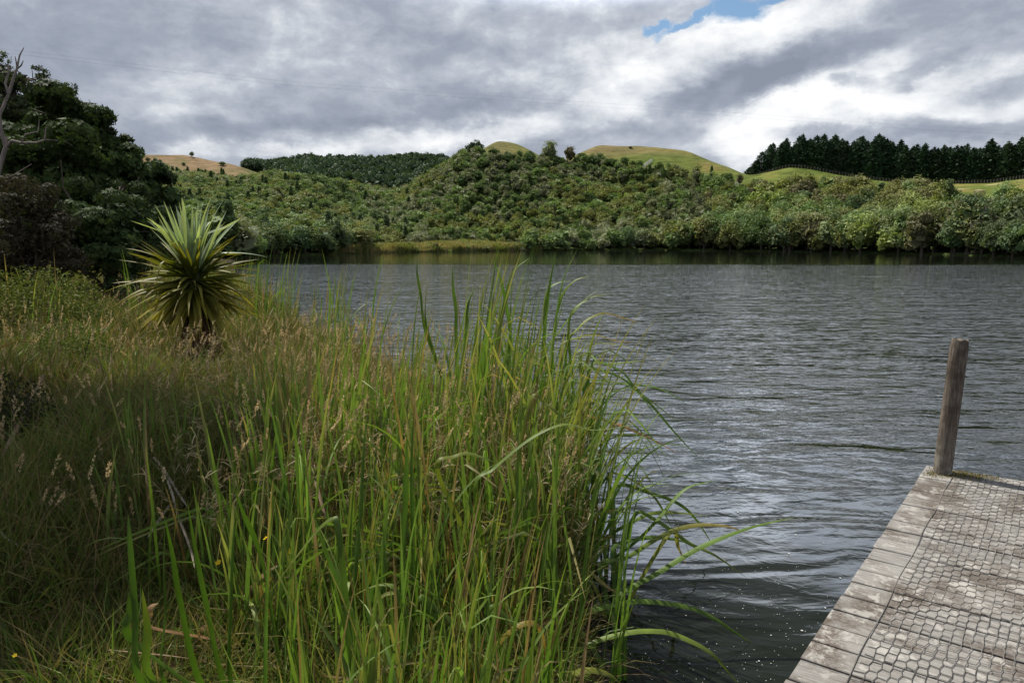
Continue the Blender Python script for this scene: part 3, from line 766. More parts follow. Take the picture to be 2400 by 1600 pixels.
def build_fence():
    pxs = np.linspace(1765, 2440, 92); r = 206.5
    post = Geo(); box_geo(post, (0, 0, -.3), .065, .065, 1.25, 0, bev=.03); pm = post.mesh('post', M['fence'])
    pts = []
    for px in pxs:
        v = ray(px, 430); k = r / math.hypot(v[0], v[1]); x, y = v[0] * k, v[1] * k; pts.append((x, y, H1(x, y)))
    root = empty('pasture_fence', pts[0]); tag(root, 'post and wire farm fence running along the foot of the pine plantation', 'fence')
    for p in pts: link('post', pm, root, np.array(p) - pts[0])
    G = Geo()
    for hgt in (.3, .6, .88): tube(G, [np.array(p) - pts[0] + [0, -.07, hgt] for p in pts], .007, (1, 1, 1), 4)
    link('wire', G.mesh('wire', M['wire']), root)
build_fence()
def rail(a, b, n, label, hgt=1.1, name='white_rail'):
    A, B = np.array(a), np.array(b); root = empty(name, A); tag(root, label, 'rail', 'white rails on the hillside')
    pg = Geo(); box_geo(pg, (0, 0, -.2), .16, .16, hgt + .2, 0, bev=.03); pm = pg.mesh('post', M['white_rail'])
    G = Geo(); prev = None
    for i in range(n + 1):
        p = A + (B - A) * i / n; p[2] = H1(p[0], p[1]); link('post', pm, root, p - A)
        if prev is not None:
            for hz in (.35, .65, .95):
                d = p - prev; s = np.cross(d / np.linalg.norm(d), [0, 0, 1]) * .1; off = s - A + np.array([0, 0, hz])
                V = [prev + off, p + off, p + off + [0, 0, .17], prev + off + [0, 0, .17]]; V = V + [v + s * .4 for v in V]
                G.add(np.array(V), np.array([(0, 1, 2, 3), (7, 6, 5, 4), (0, 4, 5, 1), (3, 2, 6, 7), (1, 5, 6, 2), (0, 3, 7, 4)]), (1, 1, 1))
        prev = p
    link('board', G.mesh('board', M['white_rail']), root)
def gp(px, py, r):
    x, y, _ = P(px, py, r); return (x, y, H1(x, y))
rail(gp(1528, 375, 209), gp(1498, 392, 202), 6, 'white rail curving down the grassy hill beside the bush edge', .9)
rail(gp(1672, 418, 197.5), gp(1694, 425, 196.5), 3, 'short white rail on the pasture, left of the longer white one', .7)
rail(gp(1708, 422, 195.5), gp(1730, 430, 195), 4, 'longer white rail where the bush meets the green saddle', 1.3)
rail(gp(2203, 478, 166.5), gp(2223, 482, 165), 3, 'white rail showing between bush and pasture at the right', 1.0)
def build_track():
    G = Geo(); ln = []
    for px, r in [(955, 452), (962, 440), (972, 428), (985, 418), (1000, 408), (1015, 400), (1030, 392)]:
        v = ray(px, 370); k = r / math.hypot(v[0], v[1]); ln.append((v[0] * k, v[1] * k))
    ln = np.array(ln); T = np.gradient(ln, axis=0); T /= np.linalg.norm(T, axis=1)[:, None]; nrm = np.stack([-T[:, 1], T[:, 0]], 1)
    V = []
    for i in range(len(ln)):
        for s in (-2.6, -.9, .9, 2.6):
            q = ln[i] + nrm[i] * s; V.append((q[0], q[1], H1(q[0], q[1]) + .5))
    Q = [(i * 4 + j, i * 4 + j + 1, i * 4 + j + 5, i * 4 + j + 4) for i in range(len(ln) - 1) for j in range(3)]
    G.add(np.array(V), np.array(Q), (1, 1, 1)); tag(link('farm_track', G.mesh('farm_track', M['track'], True)), kind='structure')
build_track()
def build_wires():
    root = empty('power_line', (-60, 60, 20)); tag(root, 'pair of thin power line wires crossing the cloudy sky', 'power line')
    for k in (0, 1):
        G = Geo(); pts = []
        for px, py in [(-400, 55), (0, 114), (340, 154), (660, 190), (1020, 216), (1530, 250), (2040, 288), (2400, 308), (2900, 325)]:
            d = np.interp(px, [-400, 2900], [105, 230]); pts.append(P(px, py + k * 7 + (2 if k else 0), d + k * 1.2) - np.array([-60, 60, 20]))
        tube(G, pts, .008, (1, 1, 1), 5); link('wire', G.mesh('wire', M['wire']), root)
build_wires()

# ------------------------------------------------------------------ tree ferns and dead wood on the far shore
def frond_geo(G, base, a, L, col, rg, drop=.9, npin=11, wmax=.42, lift=.75):
    """arching feather-shaped frond"""
    s = np.linspace(0, 1, npin + 1); th = lift - (lift + drop) * s ** 1.1
    hx = np.concatenate([[0], np.cumsum(np.cos(th[1:]) * L / npin)]); hz = np.concatenate([[0], np.cumsum(np.sin(th[1:]) * L / npin)])
    d = np.array([math.cos(a), math.sin(a), 0]); side = np.array([-math.sin(a), math.cos(a), 0])
    C = np.asarray(base) + hx[:, None] * d + hz[:, None] * [0, 0, 1]
    tube(G, C, np.linspace(.03, .008, npin + 1) * L / 2.2, np.array(col) * .5, 4)
    for i in range(1, npin + 1):
        for sg in (-1, 1):
            wl = wmax * L * .5 * math.sin(math.pi * (.12 + .85 * s[i])) ** .8; t = (C[i] - C[i - 1]) * .42
            p = C[i]; tip = p + side * sg * wl + (C[i] - C[i - 1]) * .55 - np.array([0, 0, wl * .25])
            G.add([p - t, tip - t * .2, tip + t * .2, p + t], [[0, 1, 2, 3]], np.array(col) * rg.uniform(.8, 1.2))
def build_ferns():
    M['fern'] = leaf_mat('fern_fronds', .5, .3, .35, .2, (1.1, 1.2, .4))
    src = []
    for i in range(3):
        rg = np.random.default_rng(500 + i); G = Geo(); th = 3.0
        for k in range(17): frond_geo(G, (0, 0, th), k * 6.283 / 17 * 1.0 + rg.uniform(-.15, .15), rg.uniform(1.9, 2.5), (.125, .19, .04), rg, rg.uniform(.5, 1.0), 9)
        T = Geo(); tube(T, [(0, 0, -1.2), (.05, 0, th * .5), (0, 0, th + .1)], [.14, .09, .12], (.1, .1, .1), 7)
        src.append((T.mesh('trunk', M['bark']), G.mesh('frond_crown', M['fern'])))
    rg = np.random.default_rng(8)
    for n, (px, yt, r, s) in enumerate([(1862, 537, 141, 1.0), (1922, 560, 138.5, 1.1), (1932, 540, 141, 1.0), (1855, 568, 139.5, .9), (2010, 548, 135, 1.1), (2092, 566, 129.5, .9), (2112, 572, 128.5, .8), (2030, 512, 141, .8),
                                        (1650, 515, 153, 1.1), (1642, 548, 149.5, 1.1), (1665, 556, 149.5, .8), (1362, 490, 172, 1.0), (1375, 430, 190, 1.0), (820, 528, 128, 1.0), (850, 527, 131, .9), (1300, 475, 178, .9), (700, 505, 140, 1), (1870, 500, 150, .9), (1585, 470, 172, .8)]):
        x, y, zt = P(px, yt, r); zt = max(zt, 2.6); t, c = src[n % 3]
        e = empty('tree_fern', (x, y, zt - 3.4 * s), rg.uniform(0, 6.28), s * 1.12)
        side = 'low on the right shore' if px > 1750 else 'near the middle of the far shore' if px > 1600 else 'on the bush slope below the round hilltop' if px > 1200 else 'at the foot of the left slope'
        tag(e, 'bright green tree fern with spreading fronds ' + side, 'tree fern', 'tree ferns across the lake'); link('trunk', t, e); link('frond_crown', c, e)
build_ferns()
def dead_branch(G, rg, p, d, L, r, depth):
    n = 6; pts = [np.array(p, float)]; d = np.array(d, float)
    for i in range(n):
        d = d + rg.normal(size=3) * .16; d /= np.linalg.norm(d); pts.append(pts[-1] + d * L / n)
        if depth and i >= 1 and rg.uniform() < .75:
            q = d + rg.normal(size=3) * .75; dead_branch(G, rg, pts[-1], q / np.linalg.norm(q), L * rg.uniform(.35, .6), r * .5, depth - 1)
    tube(G, pts, np.linspace(r, r * .25, n + 1), (.3, .27, .25), 5)
def build_dead_wood():
    for i, (px, py, r, L, lab) in enumerate([(2330, 588, 115, 6.5, 'bare grey dead tree leaning over the water at the right shore'), (2385, 585, 112, 5.0, 'bare grey dead tree at the far right edge of the shore')]):
        rg = np.random.default_rng(60 + i); x, y, _ = P(px, py, r); sdv = 0
        G = Geo(); dead_branch(G, rg, (0, 0, -.5), (-.25 if i == 0 else .2, -.1, 1), L, .08, 3)
        tag(link('dead_tree', G.mesh('dead_tree', M['dead_bark']), None, (x, y + 2.0, max(.1, H1(x, y + 2)))), lab, 'dead tree')
    rg = np.random.default_rng(66)
    for i, px in enumerate((2195, 2235, 2262, 2282)):
        sh = np.interp(px, [q[0] for q in SHORE_FAR], [q[1] for q in SHORE_FAR]); x, y = shore_pt(px, sh - .4)
        G = Geo(); dead_branch(G, rg, (0, 0, 0), (rg.uniform(-1, 1), -.1, .12), 5, .09, 2)
        tag(link('driftwood_branch', G.mesh('driftwood_branch', M['dead_bark']), None, (x, y, .15)), 'pale dead branch lying along the waterline of the right shore', 'branch', 'dead branches on the right shore')
build_dead_wood()

def build_marsh():
    """sedge and low rushes fringing the flat at the head of the lake"""
    rg = np.random.default_rng(9); n = 42000
    t = rg.uniform(0, 1, n); px = 770 + t * 500; u = rg.uniform(0, 1, n) ** 1.5
    X = np.zeros(n); Y = np.zeros(n)
    sh = np.interp(px, [q[0] for q in SHORE_FAR], [q[1] for q in SHORE_FAR]); r = sh - .6 + u * np.interp(px, [770, 900, 1100, 1270], [3, 24, 34, 10])
    a = np.array([az_px(p) for p in np.linspace(760, 1280, 60)]); az = np.interp(px, np.linspace(760, 1280, 60), a)
    X, Y = r * np.sin(az), r * np.cos(az); Z = np.maximum(height(X, Y), -.1)
    cols = np.array([(.24, .26, .06), (.19, .23, .06), (.34, .29, .12), (.40, .33, .18), (.15, .20, .05)])
    k = (vnoise(X / 5, Y / 2.5, 4) * 5 + rg.normal(size=n) * .6).astype(int) % 5; c = cols[k] * rg.uniform(.8, 1.2, n)[:, None]
    V, Q, C = ribbons(np.stack([X, Y, Z], 1), rg.uniform(.6, 1.4, n) * (.5 + vnoise(X / 3, Y / 2, 14)), rg.uniform(.08, .16, n), rg.uniform(0, 6.28, n), rg.uniform(0, .25, n), rg.uniform(.1, .9, n), rg.uniform(0, 3, n), c * .8, c, 3)
    tag(link('marsh_sedge', mesh_data('marsh_sedge', V, Q, M['grass'], C)), 'yellow green sedge on the marshy flat at the head of the lake', 'sedge', kind='stuff')
build_marsh()

# ------------------------------------------------------------------ big trees on the left bank
def near_tree(name, label, base, blobs, leafcol, leaf, nros, trunk_pts, seed, cat='tree', rosette=7, droop=.25, group=None):
    """blobs: (px, py, dist, radius) masses of the crown; leaves in rosettes on twig ends"""
    rg = np.random.default_rng(seed); B = np.array(base); root = empty(name, B); tag(root, label, cat, group)
    T = Geo(); cen = []
    for (px, py, d, rad) in blobs: cen.append((P(px, py, d) - B, rad))
    if trunk_pts:
        tp = [np.array(q, float) for q in trunk_pts]; tube(T, tp, np.linspace(.22, .10, len(tp)), (.1, .1, .1), 9)
        fork = tp[-1]
    else: fork = np.array([0, 0, .4])
    for c, rad in cen:
        mid = (fork + c) / 2 + rg.normal(size=3) * .25; tube(T, [fork, mid, c], [.09, .06, .025], (.1, .1, .1), 6)
        for j in range(9):
            e = c + rg.normal(size=3) * rad * .40; tube(T, [c + (mid - c) * .2, (c + e) / 2 + rg.normal(size=3) * .08, e], [.028, .018, .008], (.1, .1, .1), 4)
    tot = sum(r * r for _, r in cen); G = Geo()
    for c, rad in cen:
        m = int(nros * rad * rad / tot); 
        # sub-clumps give the crown its light and dark masses
        ns = max(5, int(rad * 9)); sc_ = rg.normal(size=(ns, 3)); sc_ /= np.linalg.norm(sc_, axis=1)[:, None]; sc_ = c + sc_ * rad * rg.uniform(.45, .95, ns)[:, None]
        k = rg.integers(ns, size=m); d = rg.normal(size=(m, 3)); d[:, 2] += .3; d /= np.linalg.norm(d, axis=1)[:, None]
        p = sc_[k] + d * (rad * .34 * rg.uniform(.5, 1.1, m))[:, None] * [1.15, 1.15, .75]
        br = (rg.uniform(.7, 1.3, ns)[k] * rg.uniform(.8, 1.2, m))
        for q in range(rosette):
            a = q * 6.283 / rosette + rg.uniform(-.4, .4, m)
            u = np.cross(d, rg.normal(size=(m, 3)) * .1 + [0.3, .2, .9]); u /= np.linalg.norm(u, axis=1)[:, None]; v = np.cross(d, u)
            ax = u * np.cos(a)[:, None] + v * np.sin(a)[:, None] + d * .35; ax[:, 2] -= droop; ax /= np.linalg.norm(ax, axis=1)[:, None]
            sd = np.cross(ax, d); sd /= np.linalg.norm(sd, axis=1)[:, None] + 1e-6; l = (leaf * rg.uniform(.7, 1.25, m))[:, None]
            V = np.stack([p, p + ax * l * .55 + sd * l * .22, p + ax * l, p + ax * l * .55 - sd * l * .22], 1).reshape(-1, 3)
            cc = np.array(leafcol) * (br * rg.uniform(.8, 1.2, m))[:, None]
            G.add(V, np.arange(m * 4).reshape(m, 4), np.repeat(cc, 4, 0))
    link('trunk', T.mesh('trunk', M['bark'], True), root); link('crown', G.mesh('crown', M['near_leaf']), root)
    return root
def gb(px, d): 
    x, y, _ = P(px, 600, d); return (x, y, H1(x, y))
near_tree('broadleaf_tree', 'big dark glossy broadleaf tree sloping down to the right on the left bank', gb(120, 21),
          [(170, 300, 21, 1.0), (90, 330, 21, 1.4), (225, 375, 20.5, 1.0), (140, 405, 20, 1.5), (255, 440, 20.5, 1.0), (40, 400, 20.5, 1.5), (130, 262, 21.5, .65), (205, 310, 21, .75), (90, 470, 20, 1.4), (200, 480, 20, 1.3), (280, 395, 21, .6), (40, 500, 20, 1.3), (305, 420, 21, .42), (255, 350, 21, .55), (190, 280, 21, .5), (235, 300, 21, .42), (275, 345, 21, .4)],
          (.052, .080, .026), .12, 21000, [(0, 0, -.3), (.2, 0, 1.2), (.1, .1, 2.6)], 21)
near_tree('small_leaved_tree', 'airy small leaved tree rising behind the dead grey branch at the left edge', gb(20, 23),
          [(10, 175, 23, .55), (60, 190, 23, .5), (105, 200, 23, .4), (10, 215, 23, .9), (80, 225, 23, .7), (140, 235, 23.3, .55), (195, 258, 23.5, .45), (40, 290, 23, 1.2), (-40, 250, 23, 1.3), (110, 275, 23, .8), (5, 165, 23, .6), (230, 275, 23.5, .3)],
          (.060, .078, .034), .080, 3800, [(0, 0, -.3), (.1, 0, 2.4), (.3, 0, 4.2)], 22, rosette=6)
near_tree('dense_shrub', 'dark green dense shrub below the broadleaf tree, behind the cabbage tree', gb(250, 17),
          [(190, 500, 17, 1.0), (260, 520, 17, .95), (300, 500, 17.5, .7), (150, 560, 16.5, .9), (230, 590, 16.5, .9), (300, 570, 17, .8), (320, 600, 17.5, .5), (285, 450, 17.8, .6)],
          (.052, .080, .030), .085, 7000, None, 23, 'shrub')
near_tree('reddish_shrub', 'dark reddish brown twiggy shrub at the left edge above the grass', gb(60, 14),
          [(40, 520, 14, .85), (110, 560, 14, .7), (20, 600, 13.6, .8), (-50, 560, 14, .9), (90, 610, 13.6, .55), (50, 470, 14.2, .55), (-60, 480, 14.3, .8), (150, 600, 13.8, .4)],
          (.050, .044, .028), .045, 7500, None, 24, 'shrub', 5)
near_tree('far_bank_tree', 'dark tree behind the cabbage tree at the edge of the left bush', gb(390, 40),
          [(350, 470, 40, 1.6), (335, 430, 40, 1.4), (360, 560, 39, 1.6), (410, 585, 39, .9), (330, 520, 40, 1.6)],
          (.050, .078, .030), .30, 3600, [(0, 0, -.3), (.2, 0, 1.2), (.1, .1, 2.0)], 25, rosette=6)
def build_shade_tree():
    """unseen tree added outside the left edge, crown above the frame, to shade the lower left bank"""
    rg = np.random.default_rng(71); x, y = -8.6, 6.8; g = H1(x, y); root = empty('added_shade_tree', (x, y, g)); tag(root, 'unseen leafy tree added outside the left edge to shade the grassy bank', 'tree')
    G = clump_crown(rg, 4.6, 3.2, 0, 40, 420, .15, [(.045, .068, .024), (.06, .085, .03)]); V, Q, C = G.arrays(); V = V + [1.9, -.6, 5.9 - g]; G2 = Geo(); G2.add(V, np.concatenate(Q), C)
    T = Geo(); tube(T, [(0, 0, -.3), (.2, 0, 2.4), (1.0, -.2, 5.0), (1.9, -.6, 7.2)], [.24, .2, .15, .07], (.1, .1, .1), 9)
    for k in range(9):
        e = np.array([1.9, -.6, 7.4]) + rg.normal(size=3) * [1.2, 1.2, .5]; tube(T, [(1.0, -.2, 5.0), (np.array([1.0, -.2, 5.0]) + e) / 2 + [0, 0, .3], e], [.07, .05, .02], (.1, .1, .1), 5)
    link('trunk', T.mesh('trunk', M['bark'], True), root); link('crown', G2.mesh('crown', M['near_leaf']), root)
build_shade_tree()
def build_dead_near():
    root = empty('bare_tree', gb(-10, 19)); B = np.array(root.location)
    tag(root, 'bare grey dead tree with bleached forking limbs at the left edge', 'dead tree'); G = Geo()
    def lim(pp, r0, r1): tube(G, [P(x, y, d) - B for x, y, d in pp], np.linspace(r0, r1, len(pp)), (.3, .3, .3), 8)
    lim([(-30, 560, 19), (-14, 440, 19), (2, 382, 19), (14, 345, 19), (12, 320, 19)], .065, .04)
    lim([(14, 345, 19), (2, 305, 19), (-2, 270, 19), (8, 250, 19), (20, 220, 19), (12, 195, 19), (22, 165, 19), (18, 150, 19)], .045, .015)
    lim([(20, 220, 19), (30, 190, 19), (40, 160, 19), (46, 130, 19), (56, 112, 19)], .035, .008)
    lim([(40, 160, 19), (38, 145, 19), (35, 132, 19)], .02, .006)
    lim([(14, 345, 19), (28, 330, 18.9), (50, 335, 18.8), (85, 335, 18.7), (105, 328, 18.6), (150, 330, 18.6), (170, 342, 18.6)], .04, .006)
    lim([(105, 328, 18.6), (108, 300, 18.5), (125, 285, 18.5)], .018, .006)
    lim([(150, 330, 18.6), (165, 328, 18.6), (176, 335, 18.6)], .012, .005)
    lim([(50, 335, 18.8), (60, 315, 18.7), (90, 308, 18.7), (92, 280, 18.7)], .02, .006)
    link('limbs', G.mesh('limbs', M['dead_bark'], True), root)
build_dead_near()
def leafy_bush(name, label, px, py, z, rad, col, leaf, n, seed):
    rg = np.random.default_rng(seed); c = Pz(px, py, z); g = H1(c[0], c[1]); G = Geo()
    m = n; d = rg.normal(size=(m, 3)); d /= np.linalg.norm(d, axis=1)[:, None]; hh = (z - g)
    p = d * rg.uniform(.4, 1.08, m)[:, None] * [rad, rad, hh * .6] + [0, 0, hh * .62]; p[:, 2] = np.maximum(p[:, 2], .03)
    a = rg.normal(size=(m, 3)) + d * .6; a /= np.linalg.norm(a, axis=1)[:, None]; b = np.cross(a, rg.normal(size=(m, 3))); b /= np.linalg.norm(b, axis=1)[:, None]
    l = (leaf * rg.uniform(.6, 1.3, m))[:, None]
    V = np.stack([p - a * l * .5, p + b * l * .24, p + a * l * .5, p - b * l * .24], 1).reshape(-1, 3)
    cc = np.array(col) * (rg.uniform(.65, 1.35, m) * (.8 + .4 * vnoise(p[:, 0] * 6, p[:, 1] * 6, seed)))[:, None]; G.add(V, np.arange(m * 4).reshape(m, 4), np.repeat(cc, 4, 0))
    root = empty(name, (c[0], c[1], g)); tag(root, label, 'shrub'); T = Geo()
    for j in range(14):
        e = rg.normal(size=3) * [rad * .6, rad * .6, .1] + [0, 0, hh * .9]; tube(T, [(0, 0, -.05), e * .5 + rg.normal(size=3) * .03, e], [.010, .007, .003], (.1, .1, .1), 4)
    link('stems', T.mesh('stems', M['bark']), root); link('leaves', G.mesh('leaves', M['near_leaf']), root)
leafy_bush('leafy_shrub', 'yellow green leafy shrub at the left edge below the reddish bush', 70, 665, 1.45, .95, (.115, .14, .030), .045, 9000, 31)
leafy_bush('low_shrub', 'small leaved light green bush among the grass left of the cabbage tree', 130, 790, 1.05, .55, (.10, .135, .032), .030, 6500, 32)
leafy_bush('wide_low_shrub', 'wide low green bush in the grass nearest to the cabbage tree', 215, 735, 1.0, .60, (.085, .12, .030), .030, 5200, 33)
leafy_bush('dark_low_shrub', 'dark low bush in the shade at the left edge of the grass', 5, 930, 1.0, .30, (.040, .045, .022), .030, 3600, 34)

# ------------------------------------------------------------------ cabbage tree
def build_cabbage_tree():
    rg = np.random.default_rng(12); D = 9.0; x, y, _ = P(466, 800, D); g = H1(x, y); B = np.array([x, y, g])
    root = empty('cabbage_tree', B); tag(root, 'spiky cabbage tree with a round head of sword leaves on the grassy bank', 'cabbage tree')
    hub = P(470, 652, D) - B; hz = hub[2]
    T = Geo(); tube(T, [(0, 0, -.2), (.01, 0, hz * .5), (0, 0, hz - .1), (0, 0, hz + .12)], [.13, .11, .10, .05], (.1, .1, .1), 10)
    link('trunk', T.mesh('trunk', M['bark'], True), root)
    def head(n, el0, el1, L0, L1, cb, ct, w, bend0, bend1, seed, zr, pw=1.6, stiff=False):
        r = np.random.default_rng(seed); el = r.uniform(el0, el1, n); az = r.uniform(0, 6.283, n); L = r.uniform(L0, L1, n)
        rt = np.stack([np.cos(az) * .05, np.sin(az) * .05, hz + r.uniform(*zr, n)], 1)
        c = np.array(cb) * r.uniform(.75, 1.25, n)[:, None]; t = np.array(ct) * r.uniform(.75, 1.25, n)[:, None]
        return ribbons(rt, L, r.uniform(w * .8, w * 1.2, n), az, np.radians(90 - el), r.uniform(bend0, bend1, n), r.normal(size=n) * .35, c, t, 9, pw, vee=.35, taper=.62, twist=r.normal(size=n) * .5, kink=np.where(r.uniform(size=n) < .14, r.uniform(.4, .8, n), 2.0), kamt=r.uniform(.5, 1.3, n))
    G = Geo()
    G.add(*head(84, -5, 50, .56, .86, (.085, .11, .018), (.26, .22, .045), .058, .05, .45, 1, (-.05, .12)))
    G.add(*head(88, -30, 12, .56, .90, (.10, .115, .02), (.32, .26, .05), .056, .1, .95, 2, (-.16, .02)))
    link('leaves', G.mesh('leaves', M['cabbage'], True), root)
    G = Geo(); G.add(*head(46, 48, 88, .72, .96, (.27, .35, .21), (.44, .52, .36), .068, -.05, .6, 3, (.04, .16)))
    o = link('young_leaves', G.mesh('young_leaves', M['cabbage'], True), root); o['label'] = 'pale upright young leaves at the top of the head'
    G = Geo(); G.add(*head(74, -68, -22, .60, .88, (.15, .15, .022), (.38, .31, .05), .062, .1, .5, 4, (-.22, -.05)))
    o = link('hanging_leaves', G.mesh('hanging_leaves', M['cabbage'], True), root); o['label'] = 'yellowing older leaves hanging below the head'
    n = 240; r = np.random.default_rng(5); az = r.uniform(0, 6.283, n)
    rt = np.stack([np.cos(az) * .09, np.sin(az) * .09, r.uniform(hz * .45, hz - .12, n)], 1); c = np.array([(.15, .085, .05)]) * r.uniform(.5, 1.5, n)[:, None]
    G = Geo(); G.add(*ribbons(rt, r.uniform(.35, .7, n), r.uniform(.018, .034, n), az, np.full(n, 2.75) + r.normal(size=n) * .12, r.uniform(.1, .3, n), r.normal(size=n) * .4, c, c * 1.1, 5, vee=.2))
    o = link('dead_leaf_skirt', G.mesh('dead_leaf_skirt', M['dry']), root); o['label'] = 'brown dead leaves hanging down the trunk'
build_cabbage_tree()

# ------------------------------------------------------------------ bank grass
def bank_points(n, rmin, rmax, rg, pw=1.0, azmin=-46, azmax=20):
    """points on the near bank, roughly even in the picture"""
    out = []; tot = 0
    while tot < n:
        m = n * 2; r = np.exp(rg.uniform(math.log(rmin), math.log(rmax), m)); r = r * (r / rmax) ** (0) ; a = np.radians(rg.uniform(azmin, azmax, m))
        x, y = r * np.sin(a), r * np.cos(a); ok = lake_sd(x, y) > .04; x, y = x[ok], y[ok]
        out.append(np.stack([x, y], 1)); tot += len(x)
    p = np.concatenate(out)[:n]; return np.column_stack([p, height(p[:, 0], p[:, 1]) - .02])
def palette(rg, P_, cols, wts):
    n = len(P_); k = rg.choice(len(cols), n, p=np.array(wts) / sum(wts)); return np.array(cols)[k] * rg.uniform(.7, 1.3, n)[:, None]
def build_grass():
    rg = np.random.default_rng(77)
    # green and olive blades
    def layer(name, n, rmin, rmax, Lr, wr, cols, wts, bend, a0, label, cat, S=5, tipdry=.35, mat='grass', seed=1, azmax=20, sel=None):
        r = np.random.default_rng(seed); p = bank_points(n, rmin, rmax, r, azmax=azmax); 
        if sel is not None: p = p[sel(p, r)]
        n = len(p); dist = np.hypot(p[:, 0], p[:, 1])
        clr = 1 - .5 * np.exp(-((p[:, 0] + 4.0) ** 2 + (p[:, 1] - 7.8) ** 2) / 1.7); tuss = clr * (.7 + .6 * vnoise(p[:, 0] * 2.2, p[:, 1] * 2.2, 5)); L = r.uniform(*Lr, n) * tuss * np.clip(.35 + dist / 6.5, .5, 1); w = r.uniform(*wr, n) * np.clip(dist / 5, .8, 6) ** .55
        c = palette(r, p, cols, wts); patch = vnoise(p[:, 0] * 1.1, p[:, 1] * 1.1, 9)[:, None]; c = c * (.75 + .5 * patch)
        tip = np.where(r.uniform(size=(n, 1)) < tipdry, np.array([[.26, .19, .09]]), c * 1.05)
        phi = r.uniform(0, 6.283, n)
        V, Q, C = ribbons(p, L, w, phi, np.abs(r.normal(size=n)) * a0, r.uniform(*bend, n), r.uniform(0, 3.14, n), c * .85, tip, S, 1.9, twist=r.normal(size=n))
        return V, Q, C
    green = [(.095, .155, .028), (.065, .115, .020), (.150, .185, .040), (.17, .155, .05)]
    parts = [layer('g', 52000, 1.6, 9, (.30, .72), (.0045, .0095), green, (4, 3, 3, 1), (.2, 1.9), .16, '', '', seed=1),
             layer('g', 36000, 7, 45, (.40, .78), (.007, .013), green, (3, 2, 3, 1.5), (.1, 1.3), .14, '', '', 4, seed=2)]
    V, Q, C = [], [], []; n = 0
    for v, q, c in parts: V.append(v); Q.append(q + n); C.append(c); n += len(v)
    tag(link('bank_grass', mesh_data('bank_grass', np.concatenate(V), np.concatenate(Q), M['grass'], np.concatenate(C))), 'dense long green grass covering the near bank', 'grass', kind='stuff')
    straw = [(.33, .24, .12), (.42, .32, .18), (.19, .125, .065), (.10, .070, .04)]
    parts = [layer('d', 34000, 1.6, 9, (.30, .70), (.002, .0045), straw, (2, 1, 3, 4), (.6, 2.6), .45, '', '', 7, seed=3),
             layer('d', 9000, 6, 40, (.40, .85), (.004, .007), straw, (4, 3, 2, 1), (.3, 1.6), .25, '', '', 4, seed=4)]
    V, Q, C = [], [], []; n = 0
    for v, q, c in parts: V.append(v); Q.append(q + n); C.append(c); n += len(v)
    tag(link('dry_grass', mesh_data('dry_grass', np.concatenate(V), np.concatenate(Q), M['dry'], np.concatenate(C))), 'dry brown and straw coloured grass tangled through the bank', 'dry grass', kind='stuff')
build_grass()

